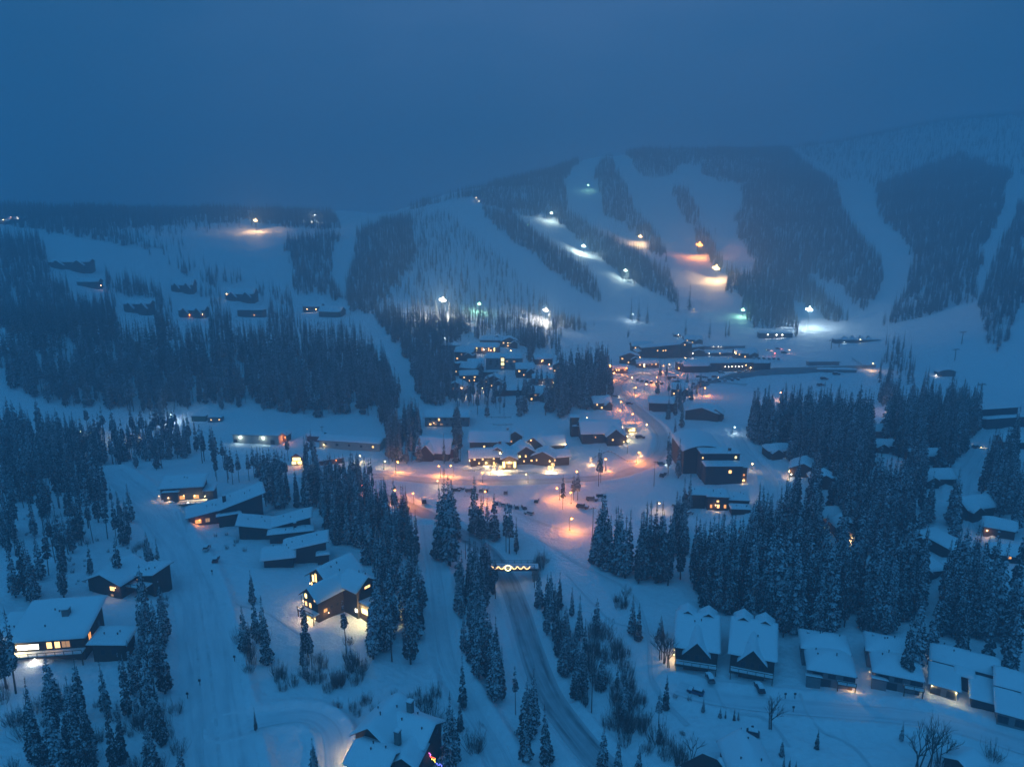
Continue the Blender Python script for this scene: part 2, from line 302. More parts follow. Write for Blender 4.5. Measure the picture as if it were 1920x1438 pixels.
def conifer(seed, h=20., rad=3.0, z0=.06, L=24, nb=8, gap=0.0, narrow=.9, twigs=True, clump=0.0):
    """crown of drooping whorled boughs"""
    r = random.Random(seed); B = MB()
    for i in range(L):
        t = (i + r.random() * .6) / L; z = h * (z0 + (1 - z0) * t)
        if r.random() < gap: continue
        prof = (1 - t) ** narrow * min(1, .55 + t * 4)
        if clump: prof = (.55 + .45 * math.sin(t * 17 + seed)) * (1 - t) ** .5
        for k in range(max(4, int(nb * (1 - t * .45)))):
            if r.random() < gap * .6: continue
            a = 2 * math.pi * (k + r.random() * .8) / nb + i * 1.3; l = max(.3, rad * prof * r.uniform(.65, 1.15)); w = l * r.uniform(.2, .3) + .1
            ca, sa = math.cos(a), math.sin(a); dr = l * r.uniform(.25, .5); up = l * .08
            P = lambda d, s, zz: (ca * d - sa * s, sa * d + ca * s, z + zz)
            B.add([P(.05, 0, .1), P(l * .5, 0, up), P(l, 0, -dr), P(l * .45, w, -dr * .55), P(l * .45, -w, -dr * .55), P(l * .8, w * .7, -dr * 1.15), P(l * .8, -w * .7, -dr * 1.15)],
                  [(0, 3, 1), (0, 1, 4), (1, 3, 5), (1, 5, 2), (1, 6, 4), (1, 2, 6)])
            if twigs:
                for s in (-1, 1):
                    d = l * r.uniform(.35, .7); B.add([P(d, s * w * .3, 0), P(d + l * .25, s * w * 1.3, -dr * .7), P(d + l * .05, s * w * .9, -dr * 1.3 - .15)], [(0, 1, 2)])
    B.add([(0.12, 0, h * .95), (-.06, .1, h * .95), (-.06, -.1, h * .95), (0, 0, h * 1.03)], [(0, 1, 3), (1, 2, 3), (2, 0, 3)])
    return B
def trunk(h, r0): B = MB(); B.tube((0, 0, -1.5), (0, 0, h * .55), r0, r0 * .6); B.tube((0, 0, h * .55), (0, 0, h), r0 * .6, .03); return B
def thicket(seed, h=5., spread=2.2, nst=34):
    r = random.Random(seed); B = MB()
    for k in range(nst):
        a = r.random() * 6.283; d = r.random() ** .5 * spread * .5; p = Vector((math.cos(a) * d, math.sin(a) * d, -.3)); ln = h * r.uniform(.35, 1.05)
        q = p + Vector((math.cos(a) * ln * r.uniform(.1, .34), math.sin(a) * ln * r.uniform(.1, .34), ln * .6)); e = q + Vector((r.uniform(-.3, .3), r.uniform(-.3, .3), ln * .45))
        B.tube(p, q, .045, .028, 3); B.tube(q, e, .028, .008, 3)
        for j in range(7):
            s = p.lerp(e, r.uniform(.35, .9)); B.tube(s, s + Vector((r.uniform(-.6, .6), r.uniform(-.6, .6), r.uniform(.3, 1.0))), .018, .006, 3)
    return B
def baretree(seed, h=11.):
    r = random.Random(seed); B = MB()
    def br(p, d, l, w, g):
        q = p + d * l; B.tube(p, q, w, w * .62, 4)
        if g == 0: return
        for k in range(r.randint(3, 4)):
            nd = (d + Vector((r.uniform(-.7, .7), r.uniform(-.7, .7), r.uniform(.0, .5)))).normalized(); br(p.lerp(q, r.uniform(.55, 1)), nd, l * r.uniform(.5, .75), w * .55, g - 1)
    for k in range(3): br(Vector((r.uniform(-.4, .4), r.uniform(-.4, .4), -.5)), Vector((r.uniform(-.2, .2), r.uniform(-.2, .2), 1)).normalized(), h * .38, .13, 3)
    return B
SPR = [conifer(s, 20, rr * .88, z, 27, 9, .04 + .03 * (s % 3), nw).mesh('spruce_crown', NEED) for s, rr, z, nw in ((1, 3.1, .05, .85), (2, 2.6, .08, .9), (3, 3.6, .04, .8), (4, 2.3, .1, .95), (5, 2.9, .12, .7), (6, 2.4, .16, .6), (7, 3.3, .05, 1.05))]
SPT = trunk(20, .28).mesh('spruce_trunk', BARK)
PIN = [conifer(s, 20, rr * .9, z, 21, 7, .16, .6).mesh('pine_crown', NEED) for s, rr, z in ((11, 2.1, .42), (12, 1.8, .5), (13, 2.4, .36), (14, 1.6, .3))]
PIT = trunk(20, .2).mesh('pine_trunk', BARK)
THK = [thicket(s).mesh('thicket_stems', TWIG) for s in (21, 22, 23)]
BTR = [baretree(s).mesh('bare_branches', TWIG) for s in (31, 32)]
# scatter specifications: survey polygons of where trunks stand: (density per m2, share of pines, low, high, polygon)
FOR = [
 (.065, .15, 13, 21, [(838,1070),(902,1085),(928,1180),(952,1280),(1000,1380),(1050,1455),(935,1455),(880,1330),(850,1200)]), (.040, .4, 10, 18, [(300,1420),(345,1420),(345,1455),(300,1455)]),
 (0.045, 0, 13, 20, [(0,397),(330,397),(620,404),(640,430),(540,425),(470,418),(330,420),(200,432),(290,470),(100,437),(0,425)]),
 (0.007, .4, 12, 18, [(200,425),(330,420),(470,415),(520,425),(350,440),(345,500),(300,530),(210,500)]),
 (0.045, .1, 15, 22, [(0,445),(75,452),(90,505),(200,525),(222,600),(100,640),(0,640)]),
 (0.042, .1, 15, 22, [(225,500),(300,520),(322,570),(290,597),(225,590)]),
 (0.014, .2, 12, 19, [(335,495),(450,515),(560,570),(570,605),(500,595),(400,560),(335,525)]),
 (0.045, .1, 14, 20, [(535,455),(640,440),(625,525),(640,590),(600,580),(552,550)]),
 (0.045, .1, 14, 20, [(668,440),(770,405),(780,480),(700,590),(640,575),(650,520)]),
 (0.011, .75, 13, 19, [(770,405),(850,405),(960,515),(1040,585),(1050,615),(900,610),(700,590),(780,480)]),
 (0.054, 0, 13, 18, [(902,395),(960,402),(1000,430),(1060,472),(1110,522),(1125,562),(1130,576),(1080,552),(1000,488),(950,448),(910,422)]),
 (0.054, 0, 13, 18, [(760,395),(930,350),(1088,302),(1074,318),(1057,346),(1066,394),(1110,426),(1200,478),(1250,512),(1268,565),(1300,592),(1262,572),(1180,532),(1090,465),(1040,412),(985,404),(920,388),(880,372)]),
 (0.054, 0, 13, 18, [(1100,325),(1145,297),(1190,392),(1237,455),(1252,500),(1220,470),(1180,438),(1130,402),(1125,355)]),
 (0.054, 0, 13, 18, [(1262,356),(1290,360),(1310,405),(1300,425),(1275,405)]),
 (0.054, 0, 13, 18, [(1300,405),(1330,445),(1362,512),(1340,514),(1312,482),(1298,445)]),
 (0.054, 0, 13, 18, [(1312,350),(1350,352),(1358,376),(1325,372)]),
 (0.045, 0, 13, 18, [(1175,288),(1480,283),(1480,320),(1400,352),(1320,330),(1300,308),(1275,312),(1262,330),(1220,336),(1192,326)]),
 (0.054, .05, 14, 20, [(1390,360),(1480,288),(1560,345),(1590,405),(1650,475),(1660,535),(1630,585),(1600,580),(1560,532),(1510,512),(1530,545),(1590,602),(1560,605),(1480,560),(1500,625),(1440,640),(1400,605),(1370,575),(1360,515),(1415,515),(1380,445),(1375,405)]),
 (0.054, .05, 14, 20, [(1640,355),(1800,292),(1900,332),(1880,402),(1840,472),(1830,562),(1750,592),(1690,603),(1650,613),(1700,545),(1715,485),(1650,415)]),
 (0.054, .05, 14, 20, [(1890,402),(1920,380),(1920,600),(1870,657),(1840,643),(1832,572),(1852,492)]),
 (0.005, 0, 12, 18, [(1480,275),(1700,235),(1920,205),(1920,330),(1800,290),(1640,350),(1570,335)]),
 (.04, .5, 17, 28, [(0,640),(220,612),(300,625),(340,690),(400,640),(640,650),(700,680),(745,730),(758,775),(720,792),(600,782),(450,755),(300,775),(90,765),(70,740),(0,730)]),
 (0.016, .5, 14, 22, [(240,605),(420,602),(600,600),(690,625),(700,680),(640,650),(400,640),(340,690)]),
 (0.054, .15, 15, 22, [(650,575),(700,595),(840,600),(890,625),(842,645),(862,695),(885,755),(812,768),(795,745),(745,655)]),
 (0.016, .8, 16, 22, [(850,705),(1050,710),(1062,765),(880,772)]),
 (0.052, .1, 19, 28, [(1035,715),(1140,700),(1148,745),(1095,775),(1045,822),(1032,770)]),
 (0.058, 0, 16, 22, [(962,640),(1018,640),(1030,672),(970,684)]),
 (0.072, 0, 9, 15, [(1030,603),(1120,600),(1132,617),(1040,622)]),
 (0.075, 0, 10, 16, [(1122,555),(1170,566),(1176,592),(1130,582)]),
 (0.043, 0, 8, 16, [(1150,612),(1230,624),(1180,630)]),
 (0.025, .3, 15, 24, [(722,805),(790,790),(795,868),(722,872)]), (0.027, .3, 15, 24, [(800,850),(850,820),(885,800),(885,872),(800,884)]),
 (0.022, .2, 13, 19, [(1222,760),(1290,755),(1332,805),(1290,812),(1242,800)]), (0.015, .8, 15, 22, [(1255,810),(1300,810),(1300,905),(1262,910)]),
 (.085, .1, 20, 29, [(1362,820),(1470,795),(1640,805),(1650,860),(1600,905),(1500,885),(1445,842),(1372,828)]),
 (.08, .1, 20, 29, [(1660,790),(1840,790),(1842,865),(1790,945),(1740,950),(1690,880)]),
 (.07, .1, 19, 28, [(1850,890),(1920,860),(1920,1010),(1880,1000),(1850,960)]),
 (.085, .1, 20, 29, [(1500,930),(1700,950),(1722,1010),(1650,1070),(1640,1085),(1420,1105),(1320,1095),(1300,1060),(1420,1015),(1470,985)]),
 (.075, .05, 20, 30, [(1120,1050),(1240,1060),(1260,1072),(1420,1105),(1600,1095),(1640,1150),(1660,1110),(1800,1110),(1920,1145),(1920,1290),(1860,1235),(1740,1215),(1700,1190),(1480,1190),(1460,1165),(1330,1132),(1230,1092),(1130,1078)]),
 (0.058, .4, 16, 24, [(470,930),(560,900),(690,935),(715,1000),(700,1060),(640,1050),(610,985),(500,955)]),
 (0.027, .75, 15, 23, [(360,860),(560,850),(690,880),(690,935),(560,900),(470,930),(400,900)]),
 (0.022, .75, 15, 23, [(110,830),(360,815),(360,860),(300,880),(200,870),(120,860)]),
 (.038, .15, 17, 25, [(655,1000),(730,1000),(795,1030),(808,1130),(800,1235),(700,1225),(700,1090)]),
 (0.046, .1, 17, 25, [(848,1080),(900,1100),(922,1200),(945,1300),(990,1400),(1020,1450),(945,1450),(885,1330),(848,1200)]),
 (0.027, .1, 11, 18, [(1015,1140),(1060,1150),(1100,1200),(1110,1300),(1060,1230)]),
 (.024, .7, 16, 24, [(0,900),(70,905),(200,990),(232,1060),(150,1110),(0,1150)]),
 (.04, .7, 16, 24, [(0,810),(110,830),(200,875),(190,960),(0,900)]),
 (.055, .2, 14, 22, [(0,1270),(60,1265),(250,1290),(250,1330),(240,1450),(0,1450)]), (.05, .15, 13, 20, [(255,1150),(345,1180),(355,1285),(262,1300)]),
 (0.022, .2, 12, 19, [(445,1080),(490,1085),(500,1200),(475,1290),(450,1200)]),
 (.034, .8, 14, 21, [(560,860),(700,880),(700,960),(560,930)]), (.030, .7, 14, 20, [(110,835),(360,822),(360,870),(200,880)]), (.020, .75, 14, 21, [(60,900),(210,980),(240,1070),(150,1110),(60,1080)]),
 (.010, .5, 11, 18, [(1240,620),(1330,760),(1290,800),(1220,760)]), (.012, .4, 12, 19, [(860,700),(1050,700),(1100,880),(1050,890),(1000,790),(880,790)]),
 (.055, .2, 12, 18, [(985,1120),(1040,1130),(1085,1230),(1120,1340),(1100,1360),(1060,1290),(1010,1200)]), (.050, .3, 10, 18, [(880,1080),(920,1110),(940,1200),(968,1290),(1005,1370),(980,1400),(930,1250)]), (.010, .3, 8, 14, [(1150,1000),(1240,1100),(1250,1200),(1180,1160)]),
 (.0035, .3, 5, 12, [(1230,1240),(1900,1340),(1900,1450),(1300,1450)]), (.020, .6, 13, 19, [(780,560),(1050,620),(1040,700),(860,640)]), (.020, .5, 12, 17, [(100,470),(640,560),(640,620),(80,620)]),
 (.060, .3, 10, 18, [(0,1300),(250,1300),(330,1380),(250,1450),(0,1450)]), (.020, .3, 9, 17, [(250,1130),(350,1160),(350,1300),(250,1300)]), (.022, .3, 9, 16, [(440,1080),(500,1085),(515,1200),(480,1290),(448,1200)]), (.016, .3, 9, 17, [(850,1180),(900,1300),(960,1450),(900,1450),(850,1300)]),
 (.040, .15, 18, 26, [(1690,905),(1800,905),(1785,1010),(1700,1015)]), (.040, .1, 18, 26, [(1850,1085),(1920,1085),(1920,1165),(1850,1155)]), (.040, .1, 18, 26, [(1640,1095),(1730,1105),(1735,1155),(1650,1155)]), (.035, .1, 17, 24, [(1290,940),(1330,960),(1330,1020),(1300,1050),(1245,1040)]),
 (.030, .2, 16, 22, [(700,800),(890,800),(890,870),(700,872)]), (.030, .2, 15, 21, [(1040,790),(1095,780),(1095,870),(1045,860)]), (.014, .6, 14, 20, [(1010,800),(1100,840),(1110,880),(1060,885)]), (.030, .4, 12, 19, [(840,640),(1030,700),(1040,760),(860,760)]),
 (.020, .5, 9, 18, [(250,890),(700,890),(780,1240),(560,1260),(500,1200),(440,1060),(330,960)]), (.022, .45, 10, 20, [(0,880),(210,900),(340,1120),(350,1300),(0,1300)]), (.016, .25, 7, 15, [(1020,1130),(1240,1180),(1290,1440),(1100,1440)]), (.022, .4, 12, 18, [(300,560),(700,560),(760,760),(300,770)]),
 (.012, .3, 12, 18, [(1180,560),(1280,600),(1260,640),(1160,625)]), (.010, .2, 14, 20, [(1640,700),(1700,700),(1740,760),(1650,770)]), (.010, .2, 10, 18, [(1640,640),(1700,650),(1760,760),(1660,740)]),
]
CLEAR = [
 [(838,400),(880,372),(905,378),(905,405),(940,432),(1000,478),(1080,545),(1130,572),(1165,580),(1180,620),(1090,600),(1040,565),(960,498),(880,436)],
 [(980,402),(1020,405),(1060,430),(1090,458),(1140,500),(1180,530),(1260,572),(1330,600),(1290,620),(1180,620),(1150,588),(1127,552),(1118,520),(1060,470),(1000,430)],
 [(1075,312),(1108,303),(1115,330),(1090,352),(1102,378),(1130,400),(1180,432),(1215,455),(1215,468),(1170,452),(1110,422),(1065,392),(1060,350)],
 [(1145,290),(1170,290),(1200,330),(1250,343),(1262,385),(1298,425),(1312,470),(1345,512),(1360,540),(1390,560),(1400,605),(1290,610),(1272,550),(1258,490),(1236,445),(1195,388),(1168,340)],
 [(1270,312),(1310,308),(1330,335),(1390,355),(1395,385),(1378,400),(1382,440),(1412,490),(1415,512),(1380,505),(1362,500),(1335,440),(1312,400),(1290,350),(1262,340)],
 [(1565,340),(1610,352),(1640,400),(1690,450),(1715,480),(1700,530),(1665,560),(1650,612),(1600,602),(1545,545),(1560,530),(1620,585),(1660,530),(1650,480),(1610,430),(1580,390)],
 [(1895,330),(1925,338),(1905,400),(1865,480),(1845,540),(1828,575),(1830,520),(1865,430)],
 [(640,425),(668,418),(668,450),(652,512),(625,525),(622,480)],
 [(640,578),(700,600),(742,660),(792,752),(750,752),(728,700),(682,622)],
 [(335,440),(400,432),(470,435),(530,440),(542,480),(552,540),(480,502),(400,482),(350,462)],
 [(85,440),(230,470),(330,500),(325,540),(210,510),(150,490),(90,470)],
]
def inpoly(px, py, P):
    o = np.zeros(px.shape, bool); n_ = len(P)
    for a in range(n_):
        x0, y0 = P[a]; x1, y1 = P[(a + 1) % n_]
        if y0 == y1: continue
        o ^= ((y0 > py) != (y1 > py)) & (px < (x1 - x0) * (py - y0) / (y1 - y0) + x0)
    return o
BLOCK = []     # footprints (x, y, radius) kept free of trees
RECTS = []     # survey rectangles of facades that no trunk of the scatter may stand in front of

# ------------------------------------------------------------------ buildings
WOOD = mat('dark_timber', (.055, .038, .028), .8, nscale=1.2, namt=.35, bump=.03); WOODB = mat('brown_timber', (.11, .07, .045), .8, nscale=1.2, namt=.3, bump=.03)
CHAR = mat('charcoal_cladding', (.035, .04, .045), .7, nscale=1.5, namt=.25); GREY = mat('grey_cladding', (.20, .21, .22), .8, nscale=1, namt=.15)
PALE = mat('pale_render', (.42, .41, .38), .85, nscale=.6, namt=.08); RED = mat('red_cladding', (.16, .04, .03), .8, nscale=1, namt=.2); GREEN = mat('green_metal', (.03, .13, .10), .5)
EAVE = mat('dark_eaves', (.03, .026, .024), .8); FRAME = mat('window_frame', (.07, .06, .055), .6); METAL = mat('galvanised_steel', (.25, .26, .27), .45, metal=.6)
DARKM = mat('dark_steel', (.05, .055, .06), .5, metal=.4); STONE = mat('grey_stone', (.20, .19, .18), .9, nscale=2.5, namt=.35, bump=.08)
def glow(n, c, s): return mat(n, (.1, .08, .06), .4, c, s)
PANE = {'.': mat('dark_glass', (.02, .03, .045), .08), 'w': glow('warm_lit_glass', (1, .56, .20), 3.2), 'y': glow('yellow_lit_glass', (1, .80, .28), 4.5), 'W': glow('white_lit_glass', (1, .92, .72), 5), 'o': glow('amber_lit_glass', (1, .40, .10), 1.6), 'd': glow('dim_lit_glass', (1, .55, .25), .5)}
GLC = {'w': (1, .58, .24), 'y': (1, .76, .32), 'W': (1, .93, .8), 'o': (1, .29, .045), 'c': (.80, 1, .88), 'b': (.72, .93, 1), 'r': (1, .12, .06), 'g': (.45, 1, .62), 'p': (1, .45, .25)}
_c = {}
def cached(key, fn):
    if key not in _c: _c[key] = fn()
    return _c[key]
def ball(r, m, key):
    def f():
        bm = bmesh.new(); bmesh.ops.create_icosphere(bm, subdivisions=2, radius=r); me = bpy.data.meshes.new('bulb'); bm.to_mesh(me); bm.free(); me.materials.append(m); return me
    return cached(('ball', key, r), f)
def lamp_mat(c, s): return mat(f'lamp_{c}_{s}', (.1, .1, .1), .4, GLC[c], s)
def light(parent, loc, c, power, rad=.15, spot=None):
    key = ('L', c, power, rad, spot)
    def f():
        l = bpy.data.lights.new('glow', 'SPOT' if spot else 'POINT'); l.energy = power; l.color = GLC[c]; l.shadow_soft_size = rad
        if spot: l.spot_size = R(spot); l.spot_blend = .6
        return l
    o = bpy.data.objects.new('glow', cached(key, f)); COL.objects.link(o); o.parent = parent; o.location = loc; return o
def roofz(k, w, d, rh, x, y, o=0):
    ax, ay = abs(x) / (w / 2), abs(y - d / 2) / (d / 2)
    if k == 'gx': return rh * (1 - ay)
    if k == 'gy': return rh * (1 - ax)
    if k == 'hip': return rh * min((w / 2 - abs(x)), (d / 2 - abs(y - d / 2))) / (min(w, d) / 2)
    if k == 'E': return rh * (x / w + .5)
    if k == 'W': return rh * (.5 - x / w)
    if k == 'N': return rh * (y / d)
    if k == 'S': return rh * (1 - y / d)
    if k == 'V': return rh * ax
    if k == 'arc': return rh * (1 - ax * ax)
    return 0
def roof_mesh(name, b, m, t0, t1, ext, puff, seed):
    w, d, h, k, rh, o = b['w'], b['d'], b['h'], b['roof'], b['rh'], b['oh'] + ext
    r = random.Random(seed); nx, ny = (13, 13) if puff and b.get('fine', 1) else (7, 7)
    xs = [-w / 2 - o + (w + 2 * o) * i / (nx - 1) for i in range(nx)]; ys = [-o + (d + 2 * o) * i / (ny - 1) for i in range(ny)]
    if puff:   # crowd the outer lines so that the lip of the snow is round
        xs = [-(w / 2 + o) * math.copysign(1 - (1 - abs(f)) ** 1.5, -f) if False else (w / 2 + o) * math.copysign(1 - (1 - abs(f)) ** 1.35, f) for f in [2 * i / (nx - 1) - 1 for i in range(nx)]]
        ys = [d / 2 + (d / 2 + o) * math.copysign(1 - (1 - abs(f)) ** 1.35, f) for f in [2 * i / (ny - 1) - 1 for i in range(ny)]]
    V = []; st = .9 if puff else 0
    def rz(x, y):
        if not st: return roofz(k, w, d, rh, x, y)
        return sum(roofz(k, w, d, rh, x + a, y + c) for a, c in ((0, 0), (st, 0), (-st, 0), (0, st), (0, -st))) / 5
    ph = r.random() * 9
    for y in ys:
        for x in xs:
            e = min(w / 2 + o - abs(x), d / 2 + o - abs(y - d / 2)); z = h + (rz(x, y) if puff and e > .5 else roofz(k, w, d, rh, x, y))
            if puff: z += t0 + (t1 - t0) * min(1, (max(e, 0) / .8)) ** .5 * (.85 + .26 * math.sin(x * .55 + ph) * math.cos(y * .5 + ph * 2) + .05 * math.sin(x * 2.1 + y * 1.7))
            else: z += t1
            V.append((x, y, z))
    n_ = len(V); V += [(x, y, h + roofz(k, w, d, rh, x, y) + (t0 - .02 if puff else t0)) for y in ys for x in xs]
    F = []
    for j in range(ny - 1):
        for i in range(nx - 1):
            a = j * nx + i; F.append((a, a + 1, a + nx + 1, a + nx)); F.append((n_ + a, n_ + a + nx, n_ + a + nx + 1, n_ + a + 1))
    for i in range(nx - 1): a = i; F.append((a, n_ + a, n_ + a + 1, a + 1)); a = (ny - 1) * nx + i; F.append((a, a + 1, n_ + a + 1, n_ + a))
    for j in range(ny - 1): a = j * nx; F.append((a, a + nx, n_ + a + nx, n_ + a)); a = j * nx + nx - 1; F.append((a, n_ + a, n_ + a + nx, a + nx))
    return mesh(name, V, F, m, puff)
def wall_mesh(b, m):
    w, d, h = b['w'], b['d'], b['h']; P = []
    for a, c in (((-w / 2, 0), (w / 2, 0)), ((w / 2, 0), (w / 2, d)), ((w / 2, d), (-w / 2, d)), ((-w / 2, d), (-w / 2, 0))):
        for t in (0, .25, .5, .75): P.append((a[0] + (c[0] - a[0]) * t, a[1] + (c[1] - a[1]) * t))
    n_ = len(P); V = [(x, y, -4 if not b['z0'] else b['z0']) for x, y in P] + [(x, y, h + roofz(b['roof'], w, d, b['rh'], x, y) + .02) for x, y in P]
    return mesh('wall', V, [(i, (i + 1) % n_, n_ + (i + 1) % n_, n_ + i) for i in range(n_)] + [tuple(range(n_))[::-1]], m)
def win_frame(w, h):
    def f():
        B = MB(); t = .12
        B.box(-w / 2 - t, -.06, -h / 2 - t, w / 2 + t, .04, -h / 2); B.box(-w / 2 - t, -.06, h / 2, w / 2 + t, .04, h / 2 + t)
        B.box(-w / 2 - t, -.06, -h / 2, -w / 2, .04, h / 2); B.box(w / 2, -.06, -h / 2, w / 2 + t, .04, h / 2)
        if w > 1.3: B.box(-.04, -.05, -h / 2, .04, .03, h / 2)
        return B.mesh('window', FRAME)
    return cached(('wf', round(w, 2), round(h, 2)), f)
def pane_mesh(w, h, c):
    def f(): B = MB(); B.box(-w / 2, -.02, -h / 2, w / 2, .02, h / 2); return B.mesh('pane', PANE[c])
    return cached(('pn', round(w, 2), round(h, 2), c), f)
def chimney_on(root, x, y, z, w=1.0, h=1.8, m=None):
    B = MB(); B.box(-w / 2, -w / 2, -1.5, w / 2, w / 2, h); c = link('chimney', B.mesh('chimney', m or STONE), root, (x, y, z)); B = MB(); B.box(-w / 2 - .1, -w / 2 - .1, h, w / 2 + .1, w / 2 + .1, h + .12)
    link('chimney_cap', B.mesh('chimney_cap', DARKM), c); B = MB(); B.box(-w / 2 - .05, -w / 2 - .05, h + .12, w / 2 + .05, w / 2 + .05, h + .42); link('snow_cap', B.mesh('snow_cap', ROOFSNOW), c)
def bk(ox, oy, w, d, h, roof='gx', rh=2.5, oh=.8, wall=None, win=(), snow=.65, z0=0, fine=1, rot=0): return dict(rot=rot, ox=ox, oy=oy, w=w, d=d, h=h, roof=roof, rh=rh, oh=oh, wall=wall, win=win, snow=snow, z0=z0, fine=fine)
LANDMARKS = []
def win_rows(b, face, z1, z2, pat, w, h, m0=.12):
    """pat: rows top to bottom such as 'w.w/..w'"""
    rows = pat.split('/'); L = b['w'] if face in 'fb' else b['d']; o = []
    for i, rw in enumerate(rows):
        z = z2 if len(rows) == 1 else z2 + (z1 - z2) * i / (len(rows) - 1)
        for j, c in enumerate(rw):
            if c == ' ': continue
            jj = random.Random(int(L * 100) + i * 7 + j); o.append((face, (m0 + (1 - 2 * m0) * (j + .5 + jj.uniform(-.16, .16)) / len(rw)) * L, z + jj.uniform(-.12, .12), w * (1.0 if w > 2 else jj.choice((.85, 1, 1.2))), h, c))
    return o
def house(name, label, cat, px, py, rot, blocks, wall=WOOD, group=None, lm=None, zoff=0, lamps=(), chim=(), rail=(), doors=(), clear=0, pos=None):
    x, y = pos or gp(px, py); z = float(ground(x, y)) + zoff; th = R(rot); root = tag(empty(name, (x, y, z), th), label, cat, group)
    for n_, b in enumerate(blocks):
        bx, by = b['ox'], b['oy']; off = Matrix.Translation((bx, by, 0))
        for nm, me in (('wall', wall_mesh(b, b['wall'] or wall)), ('roof', roof_mesh('roof', b, EAVE, -.02, .24, 0, False, n_))): 
            o = link(nm, me, root, (bx, by, 0), R(b['rot'])); 
            if nm == 'roof' and b['snow']: link('snow_cover', roof_mesh('snow_cover', b, ROOFSNOW, .24, .24 + b['snow'], .12, True, n_ + int(px)), o)
        if b['fine'] and py > 930 and b['w'] > 7 and b['snow']:
            rv = random.Random(int(px) + n_)
            for _v in range(3):
                vx, vy = rv.uniform(-.36, .36) * b['w'], rv.uniform(.2, .8) * b['d']; B = MB(); B.tube((0, 0, -.6), (0, 0, 1.15), .13, None, 6); B.tube((0, 0, 1.15), (0, 0, 1.3), .2, None, 6)
                vz = b['h'] + roofz(b['roof'], b['w'], b['d'], b['rh'], vx, vy); cv, sv = math.cos(R(b['rot'])), math.sin(R(b['rot'])); link('roof_vent', cached('vent', lambda: B.mesh('roof_vent', DARKM)), root, (bx + vx * cv - vy * sv, by + vx * sv + vy * cv, vz))
        W_ = []
        for q in b['win']: W_ += win_rows(b, *q) if isinstance(q[1], (int, float)) and isinstance(q[3], str) else [q]
        for f, u, zc, w, h, c in W_:
            p, a = {'f': ((u - b['w'] / 2, -.07), 0), 'r': ((b['w'] / 2 + .07, u), R(90)), 'l': ((-b['w'] / 2 - .07, b['d'] - u), R(-90))}[f]
            cr_, sr_ = math.cos(R(b['rot'])), math.sin(R(b['rot'])); o = link('window', win_frame(w, h), root, (bx + p[0] * cr_ - p[1] * sr_, by + p[0] * sr_ + p[1] * cr_, zc), a + R(b['rot'])); link('pane', pane_mesh(w, h, c), o)
        cx_, cy_ = bx, by + b['d'] / 2; wx, wy = x + cx_ * math.cos(th) - cy_ * math.sin(th), y + cx_ * math.sin(th) + cy_ * math.cos(th)
        BLOCK.append((wx, wy, max(b['w'], b['d']) / 2 + (.3 if name == 'forest_cabin' else 2.0)))
        if max(b['w'], b['d']) > 1.8 * min(b['w'], b['d']):
            for s in (-1, 1):
                ex, ey = (cx_ + s * b['w'] * .35, cy_) if b['w'] > b['d'] else (cx_, cy_ + s * b['d'] * .35)
                BLOCK.append((x + ex * math.cos(th) - ey * math.sin(th), y + ex * math.sin(th) + ey * math.cos(th), min(b['w'], b['d']) / 2 + 3))
    for c in chim: chimney_on(root, *c)
    for (lx, ly, lz, c, p, r_) in lamps:
        o = link('wall_lamp', ball(r_, lamp_mat(c, 30), c), root, (lx, ly, lz)); light(o, (0, -.3, -.35), c, p, r_)
    for (x0, y0, x1, y1, z_) in rail:      # balcony or deck: slab, posts, rail, snow
        B = MB(); B.box(x0, y0, z_ - .25, x1, y1, z_); dk = link('deck', B.mesh('deck', WOODB), root); B = MB(); B.box(x0 + .1, y0 + .1, z_, x1 - .1, y1, z_ + .3); link('snow_cover', B.mesh('snow', ROOFSNOW), dk)
        B = MB(); m = max(2, int((x1 - x0) / 2) + 1)
        for i in range(m): xx_ = x0 + .06 + (x1 - x0 - .12) * i / (m - 1); B.box(xx_ - .06, y0, z_, xx_ + .06, y0 + .12, z_ + 1.1)
        B.box(x0, y0 - .02, z_ + 1.0, x1, y0 + .14, z_ + 1.12)
        link('railing', B.mesh('railing', WOODB), root)
        for xx_ in (x0 + .2, x1 - .2): B = MB(); B.box(xx_ - .12, y0 + .1, -3, xx_ + .12, y0 + .34, z_ - .25); link('post', B.mesh('post', WOODB), root)
    for (dx, dy, w, h) in doors:
        B = MB(); B.box(dx - w / 2, dy - .09, 0, dx + w / 2, dy + .02, h); link('door', B.mesh('door', WOODB if w < 2 else CHAR), root)
    if lm: LANDMARKS.append((x, y, lm))
    if clear: RECTS.append((px - clear[0], py - clear[1], px + clear[2], py + clear[3]))
    return root
F3 = lambda p, z1, z2, w=1.2, h=1.4, m0=.08: ('f', z1, z2, p, w, h, m0)
Rr = lambda p, z1, z2, w=1.2, h=1.4, m0=.1: ('r', z1, z2, p, w, h, m0)
Ll = lambda p, z1, z2, w=1.2, h=1.4, m0=.1: ('l', z1, z2, p, w, h, m0)

